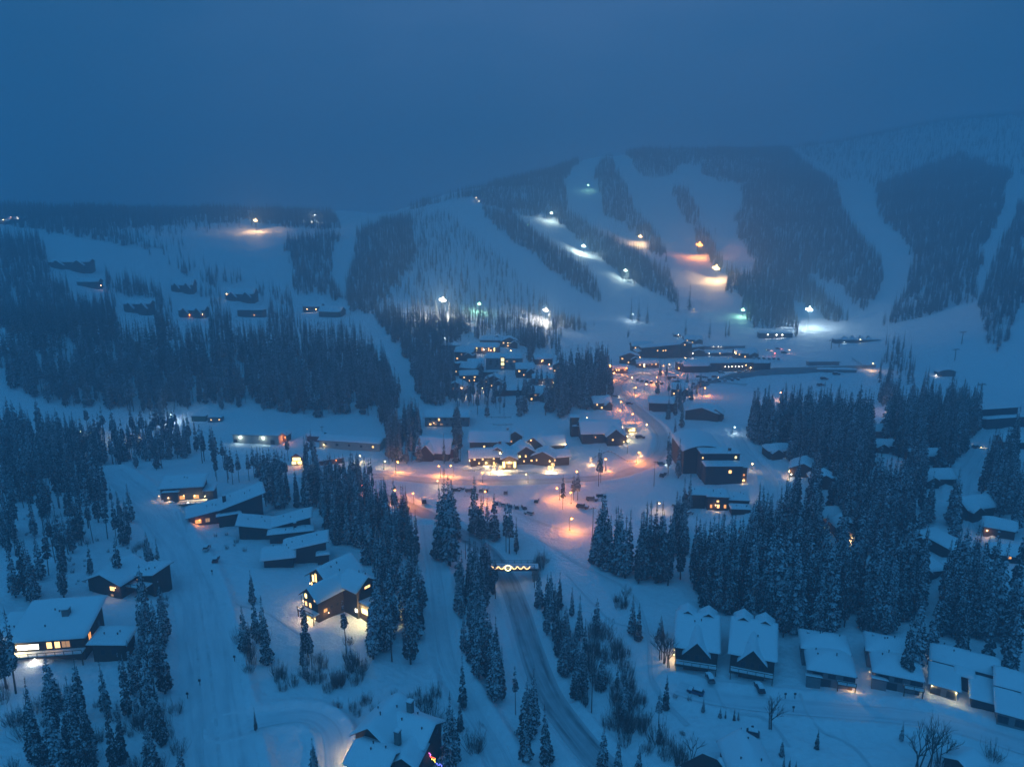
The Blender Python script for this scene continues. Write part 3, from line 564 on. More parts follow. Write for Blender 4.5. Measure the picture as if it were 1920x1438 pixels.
# foreground left: chalets along the access road
house('timber_chalet', 'three-storey dark chalet with brightly lit gable windows beside the wide access road', 'house', 585, 1160, -37, [
    bk(0, 0, 7, 10, 8, 'gy', 2.8, 1.1, win=[F3('y w/ww /w w', 1.8, 7.4, .9, 1.5), Rr('.../o..', 3, 7, 1.1, 1.0), F3('yy', 1.2, 1.2, 1.6, 1.6, .2)]),
    bk(-4, 7, 10.5, 12, 9.6, 'gy', 3.6, 1.2, win=[('f', 1.8, 8.6, 1.0, 2.4, 'y'), ('f', 3.2, 9.2, 1.0, 3.0, 'w'), ('f', 3.2, 6, 1.0, 2.0, 'd'), ('f', .9, 6.4, .7, 1.2, 'w'), ('f', 7.6, 9, .8, 1.2, 'd')]),
    bk(6, 10, 8, 8, 8.8, 'gx', 2.8, 1.0, win=[Rr('w/y', 4, 8, 2.2, .8), F3('..', 8, 8), ('f', 7.5, 1.6, 1.2, 1.2, 'W')]),
    bk(12.3, 11, 4.2, 5.5, 3.4, 'S', .8, .4, win=[('f', 2.1, 1.7, 2.8, 1.7, 'y')])],
    lamps=[(0, -.6, 2.6, 'w', 750, .14), (12.3, 10.2, 2.8, 'y', 1500, .14), (-9.5, 7.0, 6, 'w', 260, .12), (4.6, 3, 2.4, 'w', 160, .12), (15, 13, 2.2, 'y', 1400, .12), (-8, 3, 2, 'w', 200, .12)], rail=[(-4, -2.4, 4, 0, 3.0)], doors=[(-2.2, 0, 1.1, 2.2)], lm='the chalet with lit gables', clear=(50, 135, 100, 10))
house('large_chalet', 'large snow-roofed chalet at the bottom edge with two chimneys and a lit porch', 'house', 682, 1476, -24, [
    bk(-3.4, 8, 8.6, 12, 5.6, 'gy', 3.0, 1.0, win=[F3('ww', 3, 3), Ll('w.', 3, 3)]), bk(4, 11.5, 8.6, 8.5, 5.0, 'gx', 2.4, 1.0, win=[Rr('..', 4, 4)]), bk(0, 1, 9, 7.6, 4.6, 'gx', 2.0, 1.0), bk(6.6, 6, 5, 6.5, 4.0, 'gy', 1.6, .9, win=[Rr('..', 3, 3)], rot=10)],
    lamps=[(-8.4, 8.5, 2.4, 'w', 420, .15), (-8.2, 6, 2.2, 'y', 260, .12)], chim=[(1.4, 17.5, 7.6, 1.3, 2.4), (3.3, 9, 6.2, 1.2, 2.6)], lm='the two-chimney chalet', clear=(110, 190, 90, 0))
house('long_chalet', 'broad chalet at the left edge with bright ribbon windows and a curved snowy balcony', 'house', 98, 1252, 8, [
    bk(-2, 4, 17, 13, 6.5, 'N', 3, 1.3, win=[('f', 3.4, 4.2, 5.2, 1.5, 'W'), ('f', 8.6, 4.3, 1.3, 1.8, 'w'), ('f', 10.6, 4.3, 1.3, 1.8, 'w'), ('f', 12.7, 4.3, 2, 1.8, 'd'), Rr('o.', 4, 4, 1.2, 2)]),
    bk(-13, 8, 8, 9, 5, 'N', 1.5, 1.0), bk(13, 3, 8, 7, 3.6, 'W', .8, 1.0, win=[F3('..', 1.6, 1.6)])],
    lamps=[(-9.5, 3.2, 4.9, 'y', 600, .15), (-5, 2, 1.6, 'W', 380, .2)], chim=[(0, 11, 9, 1.7, 1.7, STONE)], rail=[(-10.5, 1.4, 7, 4, 2.6)], lm='the ribbon-window chalet', clear=(95, 120, 135, 12))
house('dark_cabin', 'dark gabled cabin with one amber window and a snowy deck, above the broad chalet', 'house', 208, 1118, -14, [
    bk(-2, 0, 12, 12, 5, 'gy', 2.6, 1.2, win=[('f', 9, 2.9, 1.6, 1.4, 'w'), ('f', 8.7, .6, 1, .7, 'd')]), bk(7, 6, 8, 8, 4.6, 'E', 1.2, 1.0, win=[('f', 3, 3, 2, 1.2, 'o')])],
    lamps=[(2.6, -.5, 3.6, 'w', 60, .08)], rail=[(3.5, 2.0, 11, 5.8, 2.8)], lm='the dark cabin', clear=(60, 85, 60, 8))
house('terrace_house', 'charcoal house with a lit terrace, farthest up the access road', 'house', 338, 948, 10, [
    bk(0, 4, 17, 9, 6.8, 'N', 1.8, .9, CHAR, win=[F3('o o o', 2.2, 2.2, 2.2, 1.6)]), bk(-4, 2, 6, 3, 4.9, 'S', .5, .5, CHAR), bk(10, 5, 5, 7, 4, 'flat', 0, .6, CHAR)],
    wall=CHAR, lamps=[(-5, 2.0, 3.2, 'w', 160, .12), (1, 2.8, 3.4, 'w', 160, .12), (5.4, 2.8, 3, 'y', 220, .16), (9.5, 3.2, 2.4, 'y', 160, .14), (-9.3, 4, 3.4, 'w', 100, .1), (3, .4, 1, 'W', 60, .15)], rail=[(-8, -.5, 10.5, 4, .6)], lm='the lit terrace house', clear=(55, 65, 65, 8))
house('wedge_house', 'long house under one great tilted snow roof with an amber entrance', 'house', 408, 985, 24, [
    bk(-4, 2, 13, 11, 4.4, 'E', 1.6, 1.2, win=[('f', 3.5, 2.2, 2.2, 1.6, 'o'), ('f', 7, 2.2, 1.6, 1.6, 'd')]), bk(10, 1, 16, 11, 6.4, 'E', 4.2, 1.4, CHAR, win=[F3('. . .', 3, 3)]), bk(4.6, -2.4, 8, 4, 3.8, 'S', .8, .8)],
    lamps=[(-6.5, 1.2, 3, 'o', 240, .13)], chim=[(3.5, 6, 8.4, 1.4, 1.7, CHAR)], lm='the wedge-roofed house', clear=(70, 75, 85, 8))
house('butterfly_house', 'dark house with a butterfly roof of two opposed snowy wings', 'house', 517, 1017, 14, [
    bk(-8, 3, 11, 10, 5.0, 'W', 2.4, 1.1, win=[F3('. .', 2.4, 2.4)]), bk(5.5, 4, 15, 8, 4.8, 'E', 2.8, 1.3, win=[F3('. . .', 2.6, 2.6)]), bk(6, -1, 16, 4, 4, 'flat', 0, .9, CHAR, win=[F3('. . .', 2, 2)])],
    chim=[(7.5, 2, 5.0, 1.1, 1.6, CHAR)], rail=[(12, -1, 17, 3, 2.2)], lm='the butterfly-roofed house', clear=(80, 60, 90, 4))
house('stepped_house', 'dark house with stepped snow roofs, just beyond the lit chalet', 'house', 545, 1064, 14, [
    bk(-4, 0, 10, 9, 4.4, 'gx', 1.4, 1.1, CHAR), bk(5.5, 3.5, 14, 8, 5.4, 'E', 1.8, 1.3, win=[F3('. .', 3, 3)]), bk(11.5, 1, 4, 3, 3, 'flat', 0, .5)], wall=CHAR, lm='the stepped dark house', clear=(72, 58, 70, 2))
# foreground right: paired chalets and duplexes
def twin(px, py, rot, label, lm, lampx=None):
    house('twin_chalet', label, 'house', px, py, rot, [
        bk(0, 0, 12, 13.5, 6.4, 'N', 3.2, .7, win=[F3('. .', 1.6, 1.6, 2.6, 1.9, .06)]), bk(0, -1.2, 7, 9, 5.4, 'gy', 3.8, .5, win=[F3('. . .', 4.4, 4.4, 1.1, 1.5)]),
        bk(-3.1, 12.5, 5.2, 4.5, 9.2, 'gy', 1.8, .3), bk(3.1, 12.5, 5.2, 4.5, 9.2, 'gy', 1.8, .3)],
        rail=[(-5.8, -3.2, 5.8, -1.2, 2.7)], doors=[(-3, -.02, 3.4, 2.4), (3, -.02, 3.4, 2.4)], lamps=[(lampx, 2.5, 3.6, 'y', 160, .1), (lampx, 2.5, 1.9, 'w', 260, .12)] if lampx else [], lm=lm, group='twin-gabled chalets', clear=(50, 100, 50, 12))
twin(1304, 1253, -15, 'twin-gabled chalet with an amber strip light on its left wall', 'the strip-lit twin chalet', -6.4)
twin(1408, 1268, -19, 'unlit twin-gabled chalet to the right of the strip-lit one', 'the unlit twin chalet')
def duplex(px, py, rot, label, lm, lamps):
    house('hip_roof_duplex', label, 'house', px, py, rot, [
        bk(-.6, 9, 12, 8.5, 5.8, 'hip', 1.9, .8, GREY, win=[Ll('..', 3.4, 3.4)]), bk(0, 0, 10.8, 10, 5.2, 'hip', 2.2, 1.0, GREY, win=[('f', 2, 3.2, 2.4, 1.4, '.'), ('f', 5.6, 3.4, 1.8, 1.2, '.'), ('f', 10, 3.2, 2.8, 1.5, '.')]), bk(-4.4, -.9, 3.6, 1.2, 2.6, 'S', .3, .3, GREY)],
        wall=GREY, doors=[(-1.6, -.02, 3.4, 2.2), (5, -.02, 1.1, 2.1)], rail=[(1.5, -1.7, 6.3, 0, 2.4)], lamps=lamps, chim=[(-5, 14.5, 6.6, .6, .7), (1.5, 15, 6.6, .6, .6)], lm=lm, group='hip-roofed duplexes', clear=(65, 100, 65, 10))
duplex(1556, 1288, -17, 'low hip-roofed duplex with a small amber lamp at its right front corner', 'the lamp-corner duplex', [(5.6, -.4, 2.3, 'w', 190, .1)])
duplex(1680, 1295, -21, 'low hip-roofed duplex between the lamp-corner duplex and the tall spruce', 'the middle duplex', [(-6.4, 4, 1.7, 'w', 18, .07)])
def hblock(px, py, label, lm, lamps):
    house('courtyard_duplex', label, 'house', px, py, -29, [
        bk(0, 9.5, 15.4, 8, 5.4, 'gx', 2.0, .7, GREY), bk(-4.7, 0, 6.2, 8, 4.4, 'S', -1.1, .7, GREY, win=[F3('. .', 1.4, 1.4, 1.8, 1.8)]), bk(4.8, -.8, 6.2, 8.5, 4.0, 'S', -1.1, .7, CHAR), bk(0, 6, 4, 4, 4.4, 'gx', .8, .4, CHAR)],
        wall=GREY, lamps=lamps, chim=[(-3, 14, 6, .6, .6), (4, 13.5, 6, .6, .6)], lm=lm, group='courtyard duplexes', clear=(75, 110, 70, 10))
hblock(1806, 1318, 'courtyard duplex with two wall lamps on its pale left wing', 'the two-lamp courtyard duplex', [(-7.6, -.4, 2.8, 'y', 110, .1), (-1.9, -.4, 2.7, 'y', 150, .11), (-8, 12, 3.6, 'W', 40, .1)])
hblock(1938, 1374, 'courtyard duplex cut by the right edge of the picture', 'the courtyard duplex at the right edge', [])
house('edge_roof', 'dark house end rising at the bottom edge below the young firs', 'house', 1345, 1492, 30, [bk(0, 0, 6, 8, 3.4, 'gx', 1.5, .6, snow=0), bk(5, -2, 5, 6, 3, 'gy', 1.6, .6, snow=.3)], lm='the dark bottom-edge roof')
house('edge_gable', 'dark gable poking into the bottom edge right of the dark roof', 'house', 1412, 1492, 0, [bk(0, 0, 9, 11, 5, 'gy', 3, .8)], lm='the bottom-edge gable')
house('garden_shed', 'small snowed-in hut at the bottom right corner', 'hut', 1832, 1462, 30, [bk(0, 0, 6, 6, 3, 'gx', 1.5, .5)])
# village centre
house('apartment_block', 'tall blank-fronted block stepping up in two snowy terraces beside the chalet road', 'building', 1356, 908, 0, [
    bk(0, 0, 17.5, 7, 9, 'flat', 0, .5, CHAR, win=[('f', 11.6, 6.4, 1.3, 1.5, 'w')]), bk(0, 7, 18.5, 8, 13, 'flat', 0, .5, CHAR, win=[('f', 16.6, 11.2, .9, 1, 'y'), ('f', .6, 11, .6, .9, 'w')]),
    bk(-6, 15, 20, 26, 12, 'arc', 2.4, .8, WOOD), bk(9.8, 1, 3, 6, 8, 'flat', 0, .3, WOODB, win=[Rr('oo/oo', 2, 5.5), F3('o/w', 1.6, 4.5, .9, .9)])], wall=CHAR, lamps=[(10, .4, 2.2, 'w', 120, .12)], chim=[(5, 10, 13.3, 1.2, 1.6, CHAR)], lm='the stepped apartment block', clear=(45, 115, 50, 5))
house('flat_roof_terrace', 'row of low flat-roofed units with amber doorways below the apartment block', 'building', 1345, 957, -6, [
    bk(-9, 2, 8, 8, 6, 'flat', 0, .4), bk(0, 0, 9, 9, 6.2, 'flat', 0, .5, win=[F3('o w o', 2, 2, 1, 1.6), F3(' w ', 4.4, 4.4, .8, .8)]), bk(9, 1, 9, 9, 4.6, 'flat', 0, .4), bk(9, -5, 8, 5, 3, 'flat', 0, .4)], lamps=[(-1, -.4, 2.6, 'w', 120, .12)], lm='the flat-roofed units', clear=(50, 50, 55, 5))
house('snow_roof_lodge', 'long gabled lodge with a square chimney tower beside the village bend', 'lodge', 1135, 838, 5, [
    bk(-1, 6, 22, 13, 7, 'gx', 5, 1.2, CHAR, win=[('f', 13, 6, 1.8, .9, 'w'), ('f', 15, 4, 1.8, .8, 'd'), ('f', 7.5, 4, .7, .8, 'o')]), bk(6, 1.5, 9, 9, 6, 'gy', 3.6, .9, CHAR, win=[('f', 3, 3.6, .8, .9, 'w')]), bk(-9, 19, 12, 13, 7, 'gx', 2, .7, CHAR), bk(-14, 19, 4.5, 4.5, 12, 'flat', 0, .5, WOODB), bk(12, 5, 3, 8, 5, 'flat', 0, .3, WOODB)],
    lamps=[(10.8, 1.3, 2.4, 'w', 260, .15), (14.4, 8, 3.4, 'y', 900, .2)], chim=[(-3, 17, 9.5, 1.4, 1.6, STONE)], lm='the towered lodge', clear=(70, 70, 55, 6))
house('kiosk', 'small flat-topped kiosk glowing amber on the roadside right of the lodge', 'kiosk', 1184, 812, 0, [bk(0, 0, 6, 4, 3.2, 'flat', 0, .6, GREY, win=[F3('yy', 1.7, 1.7, 1.6, 1.4)])], lamps=[(1, -1, 3, 'w', 1200, .2)], lm='the amber kiosk')
house('village_inn', 'sprawling village inn with many gables and a yellow-lit entrance porch', 'inn', 955, 880, 0, [
    bk(0, 0, 7.6, 11, 5.6, 'gy', 1.6, .8, WOODB, win=[('f', 1, 2.6, 1.2, 3.2, 'y'), ('f', 6.6, 2.6, 1.2, 3.2, 'y'), ('f', 3.8, 3.6, 3, .9, 'w'), ('f', 3.8, 1.4, 1.4, 1, 'd')]),
    bk(-13, 6, 14, 9, 5.0, 'gx', 2.8, 1.2, rot=8, win=[F3('w w .w', 3.6, 3.6, .9, 1), F3('.w w w', 1.4, 1.4, .8, .9)]), bk(-6, 9, 8, 9, 6.2, 'gy', 2.6, 1.0, rot=-14, win=[F3('w w', 4, 4, .9, 1)]),
    bk(-11, 22, 21, 14, 8, 'gx', 3.6, 1.0, win=[F3('. w . .', 5, 5, .9, 1)]), bk(8.5, 8, 10, 11, 6.4, 'gy', 3.2, 1.1, rot=12, win=[F3('y w .', 4.4, 4.4, .9, 1.1), F3(' w w', 1.8, 1.8, .8, .9)]),
    bk(17.5, 6, 11, 9, 5.0, 'gy', 2.6, 1.1, rot=-16, win=[F3('w . w', 2.6, 2.6, .8, .9)]), bk(27, 8, 9, 8, 4.4, 'gx', 2.2, 1.0, rot=14, win=[('f', 1, 2.4, .8, 1, 'w')]), bk(13, 20, 11, 13, 7, 'gy', 3.8, 1.2, rot=-20, win=[F3('w . .', 4, 4, .9, .9)]), bk(24, 22, 12, 10, 6.4, 'gx', 3.4, 1.1, rot=10, win=[('f', 3, 5, .9, .9, 'w')]), bk(3, 28, 8, 8, 9, 'gy', 2.6, .8, win=[('f', 2, 6, .8, .9, 'o')])],
    lamps=[(0, -.8, 4.2, 'y', 800, .2), (7.5, 17, 8.5, 'y', 1400, .55), (-4.8, 8.4, 6.2, 'y', 200, .2), (-20.6, 5, 3.0, 'w', 350, .18), (21, 5, 3, 'w', 200, .12), (11.5, 19.4, 9.4, 'w', 160, .15), (30, 20, 7, 'y', 700, .2)], chim=[(-5, 14, 8.4, 1.5, 2.2, RED), (-1, 30, 11, 1.2, 2, STONE)], lm='the village inn', clear=(90, 95, 115, 8))
house('condo_block', 'wide grey condo block with a long straight snow roof behind the roadside spruces', 'building', 838, 800, 0, [bk(0, 0, 27, 12, 6.4, 'gx', 2.6, 1, GREY, win=[F3('. .w . . . .', 4.6, 4.6), F3('w d d . . .  ', 1.6, 1.6, 1.6, 1)])], wall=GREY, lamps=[(-8, -.4, 2.6, 'w', 60, .1)], lm='the grey condo block', clear=(44, 40, 10, 3))
house('steep_chalet', 'steep-roofed dark chalet half hidden behind spruces left of the inn', 'house', 812, 862, -10, [bk(0, 0, 17, 13, 5, 'gx', 6, 1.2, win=[F3('. . .', 3, 3)]), bk(-3, -3, 7, 8, 5, 'gy', 4, .8), bk(8, 4, 5, 6, 5, 'flat', 0, .5, RED, win=[('f', 2.4, 3, .8, 1, 'w')])], lm='the steep dark chalet', clear=(24, 40, 10, 4))
house('long_shed', 'very long low pale shed with a smooth snow roof left of the roadside spruces', 'shed', 655, 844, -11, [bk(0, 0, 36, 10, 5, 'gx', 1.4, .8, PALE, win=[F3('.  .  .  .  w', 2.8, 2.8, 1.2, 1)])], wall=PALE, lamps=[(-15, -.5, 2.4, 'y', 90, .14)], lm='the long pale shed', clear=(60, 42, 65, 5))
house('workshop', 'long pale workshop wall washed by two greenish white lamps', 'building', 480, 832, -5, [bk(0, 0, 27, 8, 5, 'flat', 0, .3, PALE)], wall=PALE, lamps=[(-9, -.6, 4.0, 'c', 420, .3), (4.5, -.6, 4.0, 'c', 420, .3)], doors=[(-12, 0, 2, 2.4), (10, 0, 2.4, 2.6)], lm='the lamp-lit workshop', clear=(60, 32, 55, 5))
house('amber_hut', 'small gabled hut lit deep amber beside the workshop', 'hut', 527, 828, -8, [bk(0, 0, 7, 6, 4, 'gy', 1.8, .6, WOODB, win=[('f', 2, 2, 1, 1.2, 'w')])], lamps=[(-2.4, -.6, 3.6, 'o', 1000, .22), (3.2, -.6, 3, 'o', 900, .2)], lm='the amber hut')
house('roadside_barn', 'small dark barn end on the roadside near the amber hut', 'barn', 590, 828, -8, [bk(0, 0, 9, 6, 3.4, 'gx', 1.4, .5, RED)])
for px, py, lab, mt in ((373, 790, 'dark green storage container beside the white yard lamp', GREEN), (403, 792, 'grey storage container with two small lit windows', GREY)):
    house('storage_container', lab, 'container', px, py, -2, [bk(0, 0, 9, 3.5, 3.2, 'flat', 0, .1, mt, win=[F3('w w', 1.8, 1.8, .9, .7)] if mt is GREY else (), snow=.35)], wall=mt, group='storage containers in the yard')
house('glowing_cabin', 'small cabin blazing orange behind the bare pines', 'cabin', 557, 872, 0, [bk(0, 0, 5.5, 5, 4.4, 'gy', 2, .6, WOODB, win=[F3('yy/yy', 1.4, 3.4, 1.8, 1.6)])], lamps=[(0, -.8, 3, 'o', 900, .3)], lm='the glowing orange cabin', clear=(8, 30, 8, 5))
house('wood_shelter', 'low shelter lit orange along its eave near the long shed', 'shelter', 623, 870, 24, [bk(0, 0, 12, 4, 2.4, 'flat', 0, .5, WOODB, snow=.5)], lamps=[(2, -.5, 2, 'o', 80, .1)])
# middle village
SM = dict(snow=.8, fine=0)
def small(name, px, py, rot, w, d, h, roof, rh, label, cat='house', wall=WOOD, win='', ww=1.5, wh=1.3, lamps=(), group=None, lm=None, extra=(), z=None, clear=0):
    return house(name, label, cat, px, py, rot, [bk(0, 0, w, d, h, roof, rh, .8, wall, win=[('f', h * .3, h * .72, win, ww, wh, .08)] if win else (), snow=.8, fine=0)] + list(extra), wall=wall, lamps=lamps, group=group, lm=lm, clear=clear)
small('hill_lodge', 905, 664, -8, 26, 12, 6, 'gx', 2.4, 'brown lodge with three tall glowing window bays below the ski hill', wall=WOODB, win='o y o w y', ww=1, wh=3.4, lamps=[(-11, -.6, 4, 'W', 500, .35), (1, -.6, 4, 'W', 250, .28), (7, -.6, 3.5, 'p', 400, .25)], lm='the glowing-bay lodge', clear=(40, 28, 40, 2))
small('hill_lodge', 925, 650, -6, 24, 10, 6, 'gx', 2.4, 'dark low lodge with small porch lights behind the glowing-bay lodge', lamps=[(10, -.6, 4, 'y', 130, .2), (13, -.6, 4, 'y', 130, .2)], extra=[bk(3, 3, 7, 9, 7, 'gy', 2.5, .6, fine=0)])
small('hill_lodge', 845, 668, 0, 14, 9, 9, 'flat', 0, 'pale row house with snowy steps at the left end of the hill lodges', wall=GREY, extra=[bk(6, 3, 8, 16, 9, 'E', -3, .5, fine=0)], lamps=[(11, -.6, 3, 'p', 200, .18)])
small('stair_lodge', 945, 693, -3, 28, 14, 9, 'gx', 2.4, 'three-storey lodge with a bright yellow stair tower', wall=GREY, win='. . .d d./. . . . ./ . . . ', extra=[bk(-1, -1.5, 3, 3, 10, 'flat', 0, .3, GREY, win=[('f', 1.5, 8, 2.2, 2.6, 'y'), ('f', 1.5, 4.8, 2.2, 2.0, 'y'), ('f', 1.5, 2, 2.2, 1.4, 'd')], fine=0)], lm='the stair-tower lodge', clear=(40, 40, 45, 2))
small('hill_cabin', 873, 704, -20, 16, 11, 6, 'gx', 3, 'steep snowy cabin in the trees left of the stair tower', extra=[bk(-7, -2, 4, 4, 9, 'flat', 0, .3, RED, win=[('f', 2, 3, .9, 1.2, 'w')], fine=0)], lm='the cabin left of the stair tower', clear=(22, 35, 22, 2))
small('hill_cabin', 1020, 684, 10, 14, 10, 5, 'gx', 2.4, 'snowy cabin with one amber porch lamp right of the stair tower', win='.w .', lamps=[(-2, -.7, 3, 'w', 240, .2)], lm='the amber-porch cabin', clear=(20, 28, 20, 2))
small('hill_cabin', 1018, 722, 0, 15, 9, 5, 'gx', 2, 'low cabin with a white-lit carport among bare pines', lamps=[(0, -.8, 2.2, 'W', 200, .25)])
small('hill_cabin', 880, 718, 10, 13, 9, 6, 'gx', 2, 'dim cabin with scattered amber windows in the dark pines', win='w.w/.ww', ww=.9, wh=.9)
small('hill_cabin', 962, 742, 0, 22, 9, 4, 'gx', 1.6, 'long low dark cabin behind the row of bare pines', lm='the long low cabin')
small('hill_cabin', 912, 712, 0, 16, 8, 4, 'S', 1.6, 'flat dark cabin below the stair tower')
small('hut', 1112, 722, -20, 10, 8, 5, 'gx', 2, 'snowy hut hidden in the tall dark trees', 'hut')
for px, py, rot, w_, d_, h_, rf, lab in ((893, 702, 12, 11, 9, 8, 'gx', 'tall narrow lodge just right of the steep snowy cabin'), (925, 728, -8, 13, 9, 6, 'gy', 'gabled lodge below the stair tower, lit on its ground floor'), (985, 708, 6, 13, 10, 7, 'gx', 'broad lodge between the stair tower and the amber-porch cabin'),
  (855, 740, -15, 12, 9, 6, 'gy', 'gabled cabin at the forest edge below the dim cabin'), (1008, 752, 10, 12, 9, 6, 'gx', 'dark cabin right of the long low cabin'), (1050, 700, -10, 11, 9, 6, 'gy', 'gabled cabin left of the tall dark stand'), (1130, 768, 14, 12, 8, 5, 'gx', 'low snowy house behind the towered lodge'),
  (1205, 662, 5, 20, 9, 7, 'gx', 'lodge at the left end of the long base lodge'), (1180, 684, -6, 16, 9, 7, 'gy', 'gabled lodge at the rear of the plaza'), (1300, 645, 0, 18, 8, 5, 'gx', 'low lodge under the slim firs at the hill foot'), (1400, 672, 4, 20, 8, 5, 'gx', 'low lodge right of the terrace wall'), (1275, 742, -12, 12, 9, 5, 'gx', 'snowy house at the plaza exit'),
  (870, 678, -14, 15, 10, 8, 'gx', 'brown lodge below the pale row house'), (955, 652, 4, 14, 9, 6, 'gy', 'gabled lodge right of the dark low lodge'), (1290, 668, 6, 30, 9, 6, 'E', 'sloping lodge joining the two long base lodges')):
    small('village_lodge', px, py, rot, w_, d_, h_, rf, 3, lab, wall=WOOD if px % 2 else WOODB, win=('w. .d /. w o.' if px % 3 else '. d . w/w . . .'), ww=1.1, wh=1.1, extra=[bk(w_ * .3, -2, w_ * .4, d_ * .8, h_ * .7, 'gy', 2, .6, fine=0)], group='lodges in the village centre')
# base area
small('base_lodge', 1250, 672, 8, 46, 10, 10, 'E', 3, 'long dark base lodge climbing towards the ski hill', 'lodge', WOOD, '. . w ww . . . .', 1.2, 1, extra=[bk(-20, 2, 12, 12, 6, 'E', 3, 1, fine=0), bk(16, -.5, 8, 10, 13, 'gy', 2, .6, fine=0, win=[('f', 4, 12, 1, 1, 'w')])], lamps=[(24, -.8, 4, 'W', 300, .25)], lm='the long base lodge', clear=(65, 42, 60, 2))
small('day_lodge', 1345, 697, 4, 62, 12, 7, 'flat', 0, 'very long day lodge with a row of small bright lamps along its wall', 'lodge', WOOD, '. . . . . . . .', 2, 1.2, extra=[bk(-18, -3, 20, 12, 6, 'gx', 3, 1, fine=0), bk(36, -1, 14, 12, 6.6, 'flat', 0, .5, CHAR, fine=0)], lamps=[(x_, -.7, 4.2, 'W', 26, .22) for x_ in (6, 8.8, 11.6, 14.4, 17.2, 20)] + [(27, -.7, 3, 'y', 260, .3), (23, -.7, 5, 'w', 60, .22)], lm='the very long day lodge', clear=(95, 38, 110, 2))
small('terrace_wall', 1345, 668, 3, 58, 6, 3, 'flat', 0, 'long snow-topped terrace wall above the day lodge', 'building', CHAR, lm='the terrace wall', lamps=[(-18, -.7, 3, 'w', 80, .22), (-8, -.7, 3, 'W', 60, .2), (2, -.7, 3, 'w', 80, .2), (15, -.7, 3, 'p', 120, .22), (21, -.7, 3, 'w', 150, .25)])
small('terrace_wall', 1350, 655, 3, 50, 5, 3, 'flat', 0, 'upper long snow-topped wall right below the ski slope', 'building', GREY, lamps=[(-22, -.7, 3, 'w', 150, .25), (-7, -.7, 3, 'W', 50, .2), (-2, -.7, 3, 'W', 50, .2), (1, -.7, 3, 'W', 50, .2)])
small('lift_station', 1455, 634, -2, 34, 9, 5, 'flat', 0, 'broad lift station with three round white lamps under its roof', 'lift station', CHAR, lamps=[(-9, -.8, 3.6, 'W', 240, .45), (0, -.8, 3.6, 'W', 240, .5), (6, -.8, 3.6, 'W', 240, .5)], lm='the three-lamp lift station', clear=(35, 18, 35, 2))
small('lift_station', 1608, 643, 0, 44, 8, 3, 'flat', 0, 'dark lift station deck with four peaked tents and a lamp', 'lift station', CHAR, extra=[bk(-12 + 8 * i, 2, 6, 5, 4, 'hip', 2.4, .4, fine=0, snow=.2) for i in range(4)], lamps=[(2, -.8, 3.4, 'y', 160, .3), (-14, -1.5, 1, 'b', 120, .2)], lm='the peaked-tent lift station', clear=(50, 25, 50, 2))
small('lift_station', 1775, 706, 0, 14, 6, 4, 'arc', 1.6, 'isolated lift station with a low white beam across the snow', 'lift station', CHAR, lamps=[(-9, -.8, 1.5, 'W', 220, .2)], lm='the isolated lift station')
small('lift_station', 1895, 800, 12, 34, 7, 4, 'S', 1.2, 'open lift building with long dark beams at the right edge', 'lift station', CHAR, extra=[bk(2, 10, 24, 5, 7, 'S', .8, 1, fine=0, snow=.4)], lm='the right-edge lift building')
small('low_wall', 1545, 685, 3, 26, 5, 3, 'flat', 0, 'low snow-covered equipment shed on the flat by the embankment', 'shed', GREY)
small('low_wall', 1570, 698, -3, 30, 4, 2, 'flat', 0, 'long low snowed-in wall just above the embankment', 'wall', GREY)
small('ski_school_hut', 1270, 632, 0, 7, 5, 3, 'gx', 1.5, 'tiny hut with a white lamp at the foot of the run', 'hut', lamps=[(1, -.6, 2.6, 'W', 200, .35)])
small('ticket_hut', 1260, 712, 0, 6, 5, 3, 'gx', 1, 'small dark ticket hut on the lamp-lit plaza', 'hut'); small('ticket_hut', 1268, 720, 0, 5, 4, 2.6, 'flat', 0, 'smaller dark hut just right of the ticket hut', 'hut')
small('village_shop', 1160, 700, 0, 14, 8, 4, 'gx', 2, 'dim shop with amber lamps at the plaza edge', 'shop', WOODB, 'o w o', lamps=[(-2, -.8, 3, 'w', 160, .22)]); small('village_shop', 1215, 690, 5, 18, 8, 4, 'gx', 2, 'low shop with a string of white window lights behind the plaza', 'shop', WOODB, 'w W d o w', 1.2, .9)
small('village_house', 1240, 772, -10, 16, 10, 6, 'gx', 2.5, 'dark house crowded by spruces beside the village road', lm='the spruce-crowded house', clear=(10, 20, 10, 0)); small('village_house', 1315, 788, -25, 20, 12, 5, 'gy', 3, 'snowy gabled hall behind the apartment block', wall=WOOD, extra=[bk(8, 2, 8, 8, 5, 'gy', 2.4, .6, fine=0)], lm='the gabled hall', clear=(35, 30, 40, 3))
